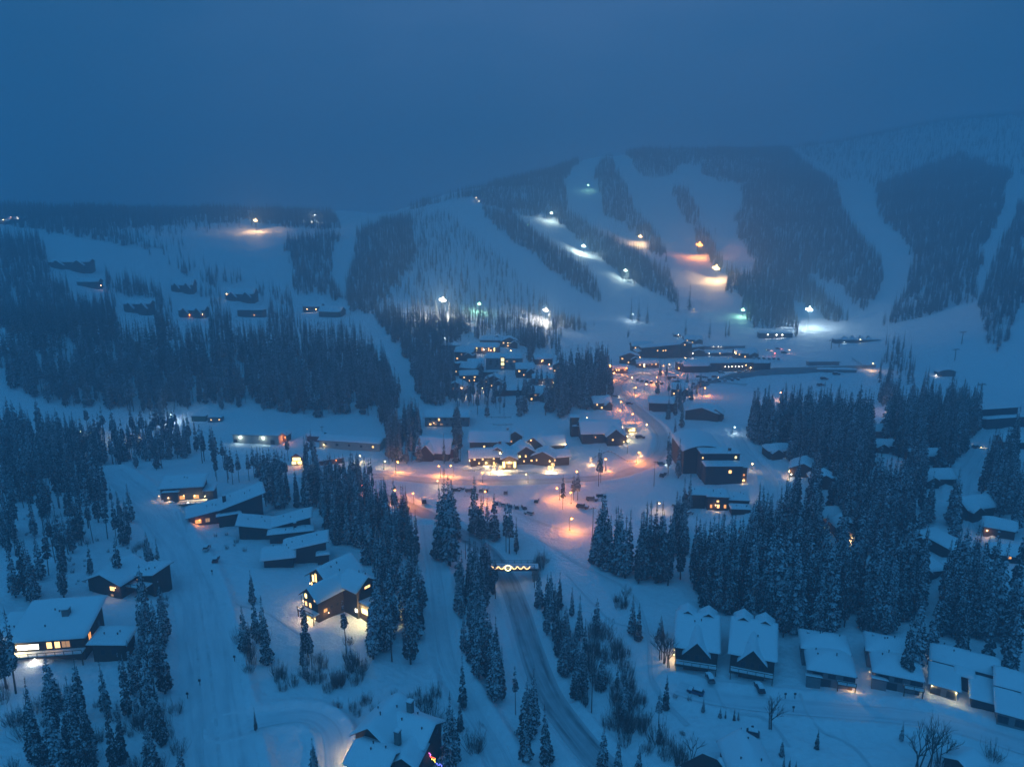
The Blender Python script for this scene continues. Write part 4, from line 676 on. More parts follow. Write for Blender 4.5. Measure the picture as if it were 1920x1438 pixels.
# right side cabins in the forest
for q in (('forest_cabin', 1468, 858, 4, 15, 9, 4, 'hip', 2, 'round-roofed cabin with a white door lamp, upper of the roadside pair', '. .', [(5, -.7, 2.6, 'W', 220, .25)], 'the roadside round-roofed cabin'),
          ('forest_cabin', 1505, 895, -25, 12, 12, 4, 'gy', 3, 'steep cabin with amber lamps, lower of the roadside pair', '.', [(-6.2, -.5, 2.4, 'w', 380, .22), (-5, -2.5, 1.6, 'W', 60, .18)], 'the steep roadside cabin'),
          ('forest_cabin', 1645, 822, 0, 12, 9, 4.4, 'gx', 2.4, 'forest cabin with two warm windows, highest in the right-hand woods', 'w .w', [(-3, -.6, 2, 'w', 40, .12)], 'the two-window forest cabin'),
          ('forest_cabin', 1668, 848, -8, 16, 9, 3.6, 'gx', 1.6, 'low dark cabin below the two-window cabin', '. . .', [], 'the low dark forest cabin'),
          ('forest_cabin', 1740, 872, 0, 16, 8, 5, 'gx', 2, 'cabin with a pink-lit corner deep in the forest', '.  .', [(-8.6, -.5, 2.6, 'p', 160, .2)], 'the pink-cornered cabin'),
          ('forest_cabin', 1760, 912, 0, 15, 9, 4, 'gx', 2.6, 'gabled snowy cabin with a dark dormer in the forest', '. .', [], 'the dark-dormered cabin'),
          ('forest_cabin', 1546, 918, -12, 11, 10, 4, 'gy', 3, 'snowy cabin roof wedged among dense spruces', '', [], 'the wedged-in cabin'),
          ('forest_cabin', 1560, 985, 10, 9, 8, 4, 'gx', 2, 'hidden cabin with a tiny amber lamp among spruces', '.w', [(-5, -.5, 2.6, 'w', 130, .18)], 'the tiny-lamp cabin'),
          ('forest_cabin', 1590, 1012, 0, 8, 8, 5, 'gy', 2.4, 'narrow cabin with a bright amber front among spruces', 'w', [(0, -.7, 2.4, 'w', 420, .25)], 'the bright narrow cabin'),
          ('forest_cabin', 1838, 968, 15, 14, 9, 4, 'gx', 3, 'cabin with two snowy gables beside the hill road', '', [], 'the two-gabled cabin'),
          ('forest_cabin', 1872, 1008, -30, 10, 8, 4, 'gx', 2, 'cabin with an amber door lamp right of the hill road', '.', [(-4, -.7, 2.4, 'w', 160, .17)], 'the hill-road cabin'),
          ('forest_cabin', 1885, 1055, -20, 9, 7, 3.4, 'gx', 2, 'tiny cabin with one orange window near the right edge', 'o', [], 'the right-edge cabin'),
          ('forest_cabin', 1748, 1035, -65, 13, 9, 4, 'W', 1.4, 'tilted-roof cabin in the forest clearing', '', [], 'the clearing cabin'),
          ('forest_cabin', 1742, 1088, 12, 13, 9, 4.6, 'S', -1, 'cabin with a tiny white gable lamp in front of the clearing', '. .', [(2, 8.4, 5.2, 'W', 30, .12), (5.6, -.5, 1.4, 'r', 12, .08)], 'the white-lamp cabin'),
          ('forest_cabin', 1912, 842, -8, 16, 8, 4, 'gx', 2, 'dark-fronted cabin at the right edge above the hill road', '. .', [(-6, -.6, 2.6, 'y', 90, .2)], 'the upper right-edge cabin')):
    small(q[0], q[1], q[2], q[3], q[4], q[5], q[6], q[7], q[8], q[9], win=q[10], ww=1.2, wh=1.1, lamps=q[11], lm=q[12], group='cabins in the right-hand forest', extra=[bk(q[4] * (.28 if int(q[1]) % 2 else -.25), -2, q[4] * .36, 6, q[6] * .8, 'gy', 1.8, .5, fine=0)] if q[4] > 12 else (), clear=(13, 24, 13, 4))
# left hill lodges
for q in ((130, 503, 2, 44, 12, 7, 'gx', 2, 'wide dark lodge on the upper left hill with faint white lights', '. . . . . .', [(-18, -.7, 4, 'c', 60, .3), (-12, -.7, 4, 'c', 60, .3)], 'the wide upper lodge'),
          (165, 536, 0, 22, 9, 5, 'gx', 2, 'dark cottage with a faint pink lamp below the wide upper lodge', '', [(14, -.6, 2, 'p', 160, .3)], 'the pink-lamp cottage'),
          (342, 545, 0, 24, 10, 7, 'gx', 4, 'tall dark gabled lodge with two chimneys on the left hill', '. . .', [], 'the dark hill lodge'),
          (450, 562, -3, 32, 12, 7, 'gx', 4, 'hill lodge with zigzag snowy gables and two bright lamps', '. . . .', [(-14, -.7, 8, 'y', 300, .45), (6, -.7, 6, 'y', 260, .42)], 'the zigzag-gabled lodge'),
          (360, 592, 0, 26, 11, 6, 'gx', 2, 'hill lodge with an amber-lit ground floor', '. . ./ooo ww', [(-2, -.7, 2.6, 'o', 300, .3), (11, -.7, 3, 'w', 120, .3)], 'the amber-floored hill lodge'),
          (470, 592, 0, 26, 10, 6, 'flat', 0, 'flat-roofed balcony block below the zigzag-gabled lodge', '. . . . ./.. . o .', [], 'the balcony block'),
          (258, 585, 0, 26, 10, 8, 'gx', 2, 'unlit dark block sunk in the trees of the left hill', '', [], 'the unlit hill block'),
          (585, 582, -8, 20, 9, 5, 'gx', 2, 'snowy hill house with two amber porch lamps', '. .', [(-5, -.7, 3, 'w', 80, .35), (5, -.7, 3, 'w', 90, .35)], 'the two-porch hill house'),
          (618, 592, -14, 24, 12, 5, 'gx', 3, 'broad snowy house at the right end of the hill lodges', '. .', [], 'the end hill house')):
    ex = [bk(q[3] * s, -2.5, q[3] * .3, q[4], q[5] * .75, 'gy', 5, .9, fine=0, snow=.9) for s in (-.26, .24)] if q[3] > 23 and q[6] == 'gx' and q[5] > 5 else ()
    small('hill_house', q[0], q[1] + 3, q[2], q[3], q[4], q[5] * 1.2, q[6], q[7] * 1.4, q[8], win=q[9], ww=1.8, wh=1.5, lamps=q[10], lm=q[11], group='lodges on the left hill', extra=ex, clear=(35, 30, 35, 3))
for px, py, c, lab in ((22, 416, 'p', 'far lodge with pink lights on the left skyline'), (34, 417, 'W', 'far lodge with a white lamp on the left skyline'), (8, 421, 'y', 'far dim hut at the left end of the skyline')):
    small('skyline_hut', px, py, 0, 12, 8, 4, 'gx', 2, lab, 'hut', lamps=[(0, -.8, 6, c, 160, .5)], group='huts on the left skyline')
small('summit_hut', 897, 380, 0, 10, 6, 3, 'gx', 1.5, 'tiny summit hut with a lit front at the head of the run', 'hut', win='W', ww=3, wh=1.5, lamps=[(-4, -1, 8, 'w', 900, .7)])
small('summit_hut', 585, 420, 0, 8, 5, 4, 'gx', 1.5, 'tiny hut with a glaring white front at the left run top', 'hut', win='W', ww=4, wh=2, lamps=[(0, -2, 3, 'W', 2000, .6)])
small('slope_hut', 1477, 553, 0, 14, 7, 3.4, 'flat', 0, 'pale hut on the forest edge above the bright blue lamp', 'hut', PALE)
HAZE = 0.00098; LAMPK = 2.3; FLOODK = 1.9
# trees set one by one: trunk foot (survey px), height in px, kind
ONE_BY_ONE = [(578, 1232, 120, 0), (843, 1060, 165, 0), (832, 1020, 140, 0), (848, 1010, 110, 0), (823, 1048, 130, 0), (890, 998, 105, 0), (903, 1008, 80, 0), (914, 1008, 75, 0), (927, 1012, 88, 0), (968, 1038, 70, 0), (949, 1035, 90, 1), (955, 1038, 95, 1),
 (300, 1080, 72, 0), (340, 1448, 70, 0), (590, 1460, 85, 0), (770, 1245, 150, 0), (735, 1240, 140, 1), (650, 1225, 105, 1), (700, 1235, 120, 0), (1455, 1198, 40, 0), (1697, 1290, 140, 0), (1710, 1270, 150, 0), (1660, 1190, 130, 0), (1740, 1245, 150, 0), (1800, 1240, 160, 0),
 (1042, 1212, 100, 0), (1025, 1190, 80, 0), (1080, 1300, 85, 0), (1055, 1260, 70, 0), (1318, 1335, 32, 0), (1350, 1345, 22, 0), (1360, 1346, 22, 0), (1376, 1350, 26, 0), (1384, 1350, 22, 0), (1248, 1330, 70, 0), (1290, 1250, 20, 0), (1130, 1448, 95, 0), (1158, 1455, 90, 0), (1197, 1452, 60, 0),
 (1055, 955, 65, 1), (1075, 938, 50, 1), (1083, 938, 55, 1), (1122, 912, 70, 1), (1126, 905, 60, 1), (1360, 632, 35, 0), (1330, 634, 34, 0), (1366, 630, 30, 0), (1285, 628, 30, 0), (1292, 582, 46, 0), (1183, 600, 40, 0), (1197, 602, 38, 0), (1213, 606, 34, 0), (1270, 585, 40, 0), (1662, 672, 42, 0), (1672, 676, 40, 0), (1685, 690, 30, 0), (1690, 670, 26, 0), (1650, 705, 32, 0), (1665, 720, 40, 0),
 (955, 650, 30, 0), (1228, 1060, 120, 0), (1110, 1055, 60, 0), (868, 1330, 110, 0), (840, 1440, 150, 0), (855, 1440, 120, 0), (930, 1260, 110, 0), (1480, 1440, 24, 0), (1468, 1448, 40, 0), (1492, 1442, 20, 0), (175, 1110, 90, 1), (120, 1120, 110, 0), (65, 1130, 120, 0), (225, 1105, 100, 1), (30, 1120, 110, 0), (310, 1300, 150, 0), (290, 1310, 140, 1), (30, 1300, 160, 1), (12, 1290, 170, 0),
 (100, 1330, 110, 0), (150, 1345, 120, 0), (200, 1340, 110, 0), (60, 1380, 120, 0), (170, 1420, 130, 0), (230, 1430, 120, 0), (235, 1280, 60, 0), (480, 1370, 50, 0), (1850, 1260, 150, 0), (1890, 1280, 150, 0), (1620, 1180, 120, 0), (1550, 1185, 110, 0), (1600, 1150, 130, 0), (1780, 1180, 150, 0), (1830, 1170, 140, 0),
 (755, 1010, 100, 0), (742, 990, 90, 1), (716, 985, 80, 1), (700, 940, 60, 1), (762, 970, 60, 0), (1320, 1140, 130, 0), (1345, 1150, 120, 0), (1430, 1180, 120, 0), (1410, 1165, 110, 0), (1365, 1150, 120, 0)]
THICK = [([(510, 1260), (600, 1240), (760, 1265), (700, 1300), (560, 1300), (505, 1290)], .08, 3, 5.5), ([(600, 1330), (680, 1310), (800, 1300), (790, 1320), (690, 1345), (605, 1350)], .10, 2.5, 4.5), ([(1110, 1170), (1160, 1200), (1210, 1300), (1250, 1360), (1290, 1450), (1180, 1450), (1130, 1350), (1100, 1250)], .07, 4, 8),
 ([(1040, 1200), (1110, 1180), (1130, 1350), (1060, 1300)], .03, 3, 6), ([(1150, 1120), (1200, 1130), (1190, 1145), (1155, 1140)], .10, 3, 5), ([(1005, 1050), (1030, 1055), (1025, 1070), (1000, 1068)], .25, 4, 6), ([(1230, 1200), (1262, 1200), (1262, 1260), (1235, 1260)], .05, 5, 8), ([(760, 1330), (830, 1300), (850, 1450), (800, 1450)], .06, 4, 7),
 ([(850, 1200), (880, 1320), (930, 1420), (900, 1430), (850, 1330)], .07, 4, 7), ([(440, 1200), (500, 1180), (510, 1260), (460, 1290)], .06, 3, 6), ([(460, 1350), (500, 1350), (500, 1375), (465, 1375)], .10, 3, 5), ([(20, 960), (180, 960), (190, 1020), (20, 1030)], .012, 1.5, 3), ([(240, 990), (300, 990), (290, 1040), (250, 1040)], .03, 2.5, 4.5), ([(0, 1350), (380, 1300), (380, 1450), (0, 1450)], .014, 2.5, 5),
 ([(1690, 1420), (1780, 1400), (1880, 1420), (1870, 1450), (1700, 1450)], .03, 4, 7), ([(390, 985), (440, 1000), (480, 1060), (440, 1060), (400, 1010)], .02, 1.5, 3), ([(0, 950), (200, 1000), (240, 1100), (180, 1120), (0, 1060)], .03, .8, 2), ([(230, 1000), (330, 1060), (350, 1150), (260, 1130)], .04, 1, 3), ([(1240, 1270), (1300, 1320), (1280, 1400), (1250, 1380)], .02, 1, 2.5), ([(0, 1280), (250, 1300), (380, 1380), (300, 1450), (0, 1450)], .03, 2, 6), ([(640, 1190), (720, 1230), (690, 1300), (620, 1260)], .03, 3, 6)]
BARE_TREES = [(1445, 1365, 85, 'lone leafless sapling in front of the unlit twin chalet'), (1720, 1440, 110, 'leafless tree, left of the bottom right group'), (1738, 1438, 110, 'leafless tree, middle of the bottom right group'), (1765, 1430, 90, 'leafless tree, right of the bottom right group'), (1247, 1245, 80, 'bare tree against the strip-lit wall of the twin chalet'), (1238, 1235, 70, 'bare tree left of the strip-lit twin chalet'),
 (1255, 1250, 75, 'bare birch closest to the amber strip light'), (1297, 1420, 60, 'bare tree near the dark bottom-edge roof'), (1170, 1135, 45, 'bare bush-like tree alone on the white slope')]
LANDMARKS += [gp(*q[:2]) + (q[2],) for q in ((1080, 1250, 'the curve of the main road'), (360, 1200, 'the wide access road'), (820, 1150, 'the narrow ski path'), (1068, 990, 'the lone mound lamp'), (1170, 1130, 'the bare bush on the slope'), (60, 930, 'the left hillside'), (1480, 1100, 'the big right-hand wood'), (1180, 1050, 'the parking-side spruce stand'), (1480, 830, 'the stand below the bank'), (900, 1250, 'the wood between path and road'), (1000, 960, 'the parking lot'), (1740, 860, 'the black spruces'), (60, 1400, 'the lower left wood'), (320, 1290, 'the lower left marker'))]

# ------------------------------------------------------------------ the embankment and the bridge
x0_, y0_ = gp(958, 1078, 1.0) if False else (0, 0)
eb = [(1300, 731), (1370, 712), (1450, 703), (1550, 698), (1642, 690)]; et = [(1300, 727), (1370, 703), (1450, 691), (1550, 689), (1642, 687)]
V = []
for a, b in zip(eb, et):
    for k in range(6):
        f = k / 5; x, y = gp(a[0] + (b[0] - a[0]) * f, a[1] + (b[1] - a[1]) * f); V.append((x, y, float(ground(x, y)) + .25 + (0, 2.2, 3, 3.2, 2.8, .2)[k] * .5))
tag(link('river_bank', mesh('river_bank', V, [(i * 6 + k, i * 6 + 6 + k, i * 6 + 7 + k, i * 6 + 1 + k) for i in range(4) for k in range(5)], mat('grey_bank', (.20, .21, .22), .9, nscale=.3, namt=.25), True)), 'dark grey bank running below the base area', kind='structure')  # a darker grey strip draped just above the ground
P = PATHS['main_road'][2]; cx0, cy0 = gp(958, 1064, 6.0)
k = int(np.argmin(np.hypot(P[:, 0] - cx0, P[:, 1] - cy0))); bx0, by0, bz0 = P[k, 0], P[k, 1], P[k, 2]
deckz = bz0 + 6.3
br = tag(empty('footbridge', (bx0, by0, deckz), 0), 'snow-covered footbridge hung with lit garlands and a lit ring over the sunken road', 'bridge')
LANDMARKS.append((bx0, by0, 'the garlanded footbridge'))
B = MB(); B.box(-11, -2, -.9, 11, 2, -.1); link('deck', B.mesh('deck', CHAR), br); B = MB(); B.box(-11.5, -1.8, -.1, 11.5, 1.8, .3); link('snow_cover', B.mesh('snow_cover', ROOFSNOW), br)
for s in (-1, 1):
    for i in range(9): x = -10 + 2.5 * i; B = MB(); B.box(x - .07, s * 2 - .07, -.6, x + .07, s * 2 + .07, 1.5); link('railing_post', B.mesh('post', DARKM), br)
    for z in (1.45, .8, .2): B = MB(); B.box(-10.2, s * 2 - .04, z, 10.2, s * 2 + .04, z + .09); link('rail', B.mesh('rail', DARKM), br)
for s in (-1, 1): B = MB(); B.box(s * 10.5 - 1.2, -2.4, -8, s * 10.5 + 1.2, 2.4, -.9); link('abutment', B.mesh('abutment', STONE), br)
GAR = mat('garland_bulbs', (.2, .15, .1), .5, (1, .60, .22), 5); RING = mat('ring_bulbs', (.2, .2, .1), .5, (1, .86, .35), 7)
for i in range(7):
    if i == 3: continue
    B = MB(); x = -7.2 + 2.4 * i
    pts = [Vector((x - 1.1 + 2.2 * k_ / 8, -2.2, 1.1 - 1.1 * math.sin(math.pi * k_ / 8))) for k_ in range(9)]
    for a, b in zip(pts, pts[1:]): B.tube(a, b, .11, None, 4)
    link('garland', B.mesh('garland', GAR), br)
B = MB()
for k_ in range(16):
    a, b = 2 * math.pi * k_ / 16, 2 * math.pi * (k_ + 1) / 16; B.tube((math.cos(a) * 1.1, -2.3, .55 + math.sin(a) * 1.1), (math.cos(b) * 1.1, -2.3, .55 + math.sin(b) * 1.1), .13, None, 5)
link('lit_ring', B.mesh('lit_ring', RING), br); light(br, (0, -3, .4), 'y', 60, .3)
# snow banks shouldering the bridge ends are part of the ground relief

# ------------------------------------------------------------------ lamps
def pole_mesh(h, arm, r0): 
    def f():
        B = MB(); B.tube((0, 0, -.6), (0, 0, h), r0, r0 * .6, 8); B.tube((0, 0, h - .1), (arm * .6, 0, h + .25), r0 * .5, None, 6); B.tube((arm * .6, 0, h + .25), (arm, 0, h + .2), r0 * .5, None, 6); B.box(-.25, -.25, -.6, .25, .25, .35); return B.mesh('pole', DARKM)
    return cached(('pole', h, arm, r0), f)
def head_mesh():
    def f(): B = MB(); B.box(-.45, -.18, 0, .35, .18, .16); B.box(-.35, -.13, .16, .25, .13, .26); return B.mesh('lamp_head', DARKM)
    return cached('head', f)
def street_lamp(px, py, c, power, label, h=7.0, rot=0, r=.22, group='lamps lighting the village roads'):
    x, y = gp(px, py); o = tag(empty('street_lamp', (x, y, float(ground(x, y))), R(rot)), label, 'street lamp', group)
    link('pole', pole_mesh(h, 1.2, .11), o); hd = link('lamp_head', head_mesh(), o, (1.2, 0, h + .12)); link('bulb', ball(r, lamp_mat(c, 40), c), o, (1.2, 0, h - .02)); light(o, (1.2, 0, h - .35), c, power, .2)
    return o
SL = [(742, 886, 'o', 2600, 'amber street lamp at the left end of the village road'), (720, 880, 'y', 300, 'small yellow-headed lamp left of the amber road lamps'), (826, 895, 'o', 1900, 'left of the two amber lamps behind the tall roadside spruce'), (850, 893, 'o', 2100, 'right of the two amber lamps behind the tall roadside spruce'),
      (776, 945, 'o', 2200, 'amber lamp behind the snowy spruces at the parking edge'), (737, 940, 'o', 900, 'amber lamp glimpsed through the bare pines'), (906, 945, 'o', 2000, 'amber lamp behind the three parking spruces'), (822, 918, 'w', 250, 'low lamp at the crown of the tall roadside spruce'),
      (1049, 937, 'o', 2200, 'left amber lamp under the pair of parking pines'), (1071, 944, 'o', 1900, 'right amber lamp under the pair of parking pines'), (1068, 994, 'o', 4200, 'lone amber lamp on the snow mound'),
      (1193, 868, 'o', 3600, 'amber lamp at the outside of the village bend'), (1135, 882, 'o', 2400, 'amber lamp between the lodge and the bend'), (1167, 770, 'o', 2000, 'amber lamp on the straight above the lodge'), (1188, 792, 'o', 1900, 'amber lamp beside the amber kiosk road'),
      (1173, 703, 'o', 1700, 'amber lamp at the dim shop'), (1148, 713, 'o', 1600, 'amber lamp at the forest side of the plaza'), (1190, 742, 'o', 1600, 'amber lamp at the plaza exit'), (1233, 722, 'o', 3000, 'strongest amber lamp on the plaza'), (1246, 699, 'o', 2000, 'amber lamp by the base lodge corner'),
      (1272, 703, 'o', 1500, 'amber lamp at the foot of the day lodge'), (1318, 742, 'o', 2300, 'amber lamp above the dense spruce stand'), (1460, 752, 'p', 900, 'pink amber lamp hidden in the spruce tops'), (1686, 775, 'p', 1500, 'pink lamp behind the black spruces'), (1696, 775, 'p', 1500, 'second pink lamp behind the black spruces'),
      (1636, 694, 'w', 1400, 'lamp at the right end of the dark bank'), (1232, 958, 'w', 260, 'small lamp in the spruces right of the parking lot'), (1373, 814, 'b', 300, 'small bluish lamp above the apartment block'), (150, 828, 'y', 500, 'left lamp glowing through the far pines'), (176, 830, 'y', 500, 'right lamp glowing through the far pines'), (258, 826, 'w', 700, 'lamp lighting the pine trunks near the containers'),
      (323, 792, 'b', 1500, 'white yard lamp beside the containers'), (738, 815, 'W', 900, 'white lamp hidden in spruces by the long shed'), (676, 932, 'r', 500, 'small red lamp on a lone pine'), (1000, 706, 'p', 300, 'faint pink lamp near the carport cabin'),
 (862, 702, 'p', 420, 'pink lamp left of the cabin by the stair tower'), (868, 742, 'w', 420, 'small warm lamp below the dim cabin'), (1140, 698, 'o', 700, 'amber lamp at the forest end of the dim shop'), (1205, 700, 'w', 420, 'small warm lamp before the shop with the string of lights'), (1285, 684, 'w', 420, 'warm lamp between the two base lodges'),
 (1300, 668, 'W', 350, 'white lamp at the left end of the terrace wall'), (1378, 672, 'w', 420, 'warm lamp at the right end of the terrace wall'), (1415, 668, 'W', 300, 'white lamp in the base parking'), (1208, 735, 'w', 420, 'low warm lamp at the plaza exit'), (1165, 820, 'w', 420, 'warm lamp at the gable of the towered lodge'), (990, 905, 'w', 300, 'low warm lamp along the road before the inn'), (1085, 905, 'o', 900, 'amber lamp on the road between the inn and the bend'), (905, 905, 'o', 900, 'amber lamp on the road left of the inn porch'), (672, 868, 'y', 300, 'yellow lamp at the long shed')]
for i, (px, py, c, p, lab) in enumerate(SL): street_lamp(px, py, c, p * (LAMPK if c != 'o' or p < 4000 else 1.7), lab, 5.8 if p > 400 else 4.2, (i * 67) % 360, .34 if p > 400 else .26)
def flood(px, py, c, power, label, h=14, r=1.3, beam=0):
    x, y = gp(px, py); o = tag(empty('floodlight_mast', (x, y, float(ground(x, y)))), label, 'floodlight', 'floodlights on the ski slopes')
    link('pole', pole_mesh(h, .4, .2), o); B = MB(); B.box(-1.2, -.1, h + .1, 1.2, .1, h + .3); link('crossbar', B.mesh('crossbar', DARKM), o)
    [link('bulb', ball(round(r * q_, 2), lamp_mat(c, 9), c), o, (ax_ * r, -.4, h + az_ * r)) for q_, ax_, az_ in ((.72, 0, 0), (.42, -.85, .15), (.38, .8, -.2), (.3, .1, .8))]; light(o, (0, -.4 - r * 1.05 - 1.2, h - .3), c, power, .6)  # bulbs oversized and clustered, the lamp's glare built into their shape
for q in ((481, 434, 'w', 40000, 'warm white floodlight on the left ridge', 16, 2.75), (1034, 415, 'c', 16000, 'greenish floodlight highest on the narrow run', 13, 2.32), (1094, 477, 'c', 32000, 'greenish floodlight midway down the narrow run', 12, 2.61), (1172, 524, 'c', 12000, 'greenish floodlight low on the narrow run', 12, 2.03),
          (1200, 458, 'w', 32000, 'warm floodlight at the tip of the wooded spur', 12, 2.61), (1310, 482, 'o', 62000, 'deep orange floodlight on the broad run', 18, 4.21), (1341, 526, 'w', 60000, 'brightest floodlight at the foot of the broad run', 17, 4.35), (1103, 358, 'g', 3000, 'faint green light high on the hill', 10, 1.74),
          (1514, 614, 'b', 30000, 'bluish white floodlight above the lift station', 20, 3.33), (1392, 594, 'g', 6000, 'small green floodlight right of the broad run', 8, 1.89), (831, 600, 'W', 42000, 'large warm white floodlight in the dark forest edge', 20, 2.90), (899, 584, 'g', 5000, 'small green light at the foot of the burnt slope', 8, 1.59),
          (1023, 604, 'W', 26000, 'white floodlight behind the row of young spruces', 13, 2.46), (989, 432, 'g', 400, 'pinprick green light on the spruce band', 8, .6), (1186, 602, 'b', 2000, 'pinprick white light among slim firs at the hill foot', 8, .6), (592, 415, 'W', 9000, 'floodlight glinting through trees on the ridge', 10, .8), (1300, 584, 'w', 100, 'dark snow gun mast on the piste', 3, .2)):
    flood(q[0], q[1], q[2], q[3] * FLOODK, q[4], q[5], q[6])

NTH2 = 'first second third fourth fifth sixth seventh eighth ninth tenth eleventh twelfth thirteenth fourteenth fifteenth sixteenth seventeenth eighteenth nineteenth twentieth'.split() + ['twenty-' + q for q in 'first second third fourth fifth sixth seventh'.split()]
# garland trees, string lights
def bulbs_tree(px, py, h, c, n_, label, power):
    x, y = gp(px, py); o = tag(empty('lit_tree', (x, y, float(ground(x, y)))), label, 'tree', 'trees wrapped in lights')
    t = link('branches', BTR[n_ % 2], o); t.scale = (h / 9.5,) * 3; B = MB(); r = random.Random(n_)
    for k_ in range(n_):
        a, z = r.random() * 6.28, r.uniform(.5, h * .9); d = h * .3 * (1 - abs(z / h - .5)) * r.random(); s = .09; x_, y_ = math.cos(a) * d, math.sin(a) * d; B.add([(x_ + s, y_, z), (x_ - s, y_, z), (x_, y_ + s, z), (x_, y_ - s, z), (x_, y_, z + s), (x_, y_, z - s)], [(0, 2, 4), (2, 1, 4), (1, 3, 4), (3, 0, 4), (2, 0, 5), (1, 2, 5), (3, 1, 5), (0, 3, 5)])
    tag(link('fairy_lights', B.mesh('fairy_lights', lamp_mat(c, 14)), o), kind='stuff'); light(o, (0, -1.5, h * .4), c, power, .5)
for q in ((927, 884, 5, 'w', 60, 'bare tree wrapped in warm lights left of the inn porch', 900), (938, 888, 4.5, 'w', 70, 'shorter lit tree closest to the inn porch on its left', 1500), (1030, 886, 4, 'w', 60, 'left lit tree of the pair right of the inn porch', 1200), (1036, 884, 5, 'w', 60, 'right lit tree of the pair right of the inn porch', 900),
          (913, 872, 4, 'y', 40, 'faintly lit shrubby tree at the inn corner', 350), (1108, 870, 4, 'w', 30, 'lit tree in front of the towered lodge', 300), (1200, 855, 3, 'w', 20, 'small lit tree near the bend lamp', 200)): bulbs_tree(q[0], q[1], q[2], q[3], q[4], q[5], q[6] * LAMPK)
xs_ = LANDMARKS[1]
so = tag(empty('festive_lights', gp(812, 1452) + (float(ground(*gp(812, 1452))) + 4.2,), R(-35)), 'tangle of pink, red, yellow and blue string lights on the chalet balcony', 'string lights')
for nm, c, x0, x1, z0 in (('pink_string', (1, .2, .9), -2.6, -.6, 1.1), ('red_string', (1, .08, .05), -.9, .6, .6), ('yellow_string', (1, .75, .1), -.2, .9, .1), ('blue_string', (.12, .15, 1), .9, 3, -.5)):
    B = MB(); r = random.Random(nm); p = Vector((x0, 0, z0))
    for k_ in range(12):
        q = Vector((x0 + (x1 - x0) * (k_ + 1) / 12, r.uniform(-.3, .3), z0 + r.uniform(-.45, .45))); B.tube(p, q, .045, None, 4); p = q
    link(nm, B.mesh(nm, mat(nm, (.1, .1, .1), .5, c, 5)), so)

for i_, (px, py, c) in enumerate(((834, 640, 'W'), (868, 655, 'w'), (922, 668, 'w'), (958, 664, 'w'), (988, 690, 'w'), (1030, 690, 'p'), (842, 690, 'p'), (905, 735, 'w'), (1038, 725, 'w'), (1200, 676, 'w'), (1232, 660, 'W'), (1288, 655, 'w'), (1318, 662, 'p'), (1402, 690, 'w'), (1430, 690, 'y'), (1452, 668, 'r'), (1480, 662, 'p'), (1185, 715, 'w'), (1255, 690, 'w'), (1298, 745, 'w'), (1100, 792, 'w'), (1212, 805, 'w'), (1410, 880, 'w'), (1388, 935, 'w'), (905, 862, 'w'), (985, 868, 'w'), (1048, 872, 'y'))):  # lamps added as fill, giving the village more points of light
    x, y = gp(px, py); o = tag(empty('fill_lamp', (x, y, float(ground(x, y)))), 'small ' + {'W': 'white', 'w': 'warm', 'p': 'pink', 'y': 'yellow', 'r': 'red'}[c] + ' lamp post, ' + (NTH2[i_]) + ' of the added village fill lamps from the left rear', 'lamp post', 'small added fill lamps in the village')
    link('pole', pole_mesh(2.6, .2, .08), o); link('bulb', ball(.3, lamp_mat(c, 40), c), o, (0, 0, 2.9)); light(o, (0, -.5, 2.9), c, 300, .15)

# ------------------------------------------------------------------ vehicles
TYRE = mat('tyre_rubber', (.02, .02, .02), .9)
def car_parts(col):
    B = MB(); Vb = [(-2.25, -.9, .35), (2.25, -.9, .35), (2.25, .9, .35), (-2.25, .9, .35), (-2.3, -.92, .85), (2.3, -.92, .75), (2.3, .92, .75), (-2.3, .92, .85), (-2.2, -.85, 1.05), (2.15, -.85, .95), (2.15, .85, .95), (-2.2, .85, 1.05)]
    B.add(Vb, [(3, 2, 1, 0), (0, 1, 5, 4), (1, 2, 6, 5), (2, 3, 7, 6), (3, 0, 4, 7), (4, 5, 9, 8), (5, 6, 10, 9), (6, 7, 11, 10), (7, 4, 8, 11), (8, 9, 10, 11)])
    G = MB(); G.add([(-2.1, -.8, 1.05), (1.1, -.8, 1.0), (1.1, .8, 1.0), (-2.1, .8, 1.05), (-1.8, -.66, 1.6), (.4, -.66, 1.6), (.4, .66, 1.6), (-1.8, .66, 1.6)], [(0, 1, 5, 4), (1, 2, 6, 5), (2, 3, 7, 6), (3, 0, 4, 7), (4, 5, 6, 7)])
    Sn = MB(); Sn.box(-1.85, -.7, 1.6, .45, .7, 1.82); Sn.box(.9, -.8, .98, 2.1, .8, 1.14)
    Wh = MB(); Wh.tube((0, -.12, 0), (0, .12, 0), .34, None, 10)
    return B, G, Sn, Wh
CARM = {}
def car(px, py, rot, col, label, van=False, lit=None, group='cars parked in the village'):
    if col not in CARM: CARM[col] = mat('car_paint_%d' % len(CARM), col, .35)
    def f(): q = car_parts(col); return q[0].mesh('body', CARM[col]), q[1].mesh('cabin_glass', PANE['.']), q[2].mesh('snow_cover', ROOFSNOW), q[3].mesh('wheel', TYRE)
    me = cached(('car', col), f); x, y = gp(px, py); o = tag(empty('parked_car', (x, y, float(ground(x, y)) + .12), R(rot)), label, 'car', group)
    if van: o.scale = (1.25, 1.08, 1.35)
    for nm, m in zip(('body', 'cabin_glass', 'snow_cover'), me): link(nm, m, o)
    for sx, sy in ((-1.4, -.8), (-1.4, .8), (1.4, -.8), (1.4, .8)): link('wheel', me[3], o, (sx, sy, .34))
    if lit:
        for s in (-.6, .6): link('headlight', ball(.16, lamp_mat(lit, 20), lit), o, (2.32, s, .72))
        light(o, (3.1, 0, .8), lit, 160, .2)
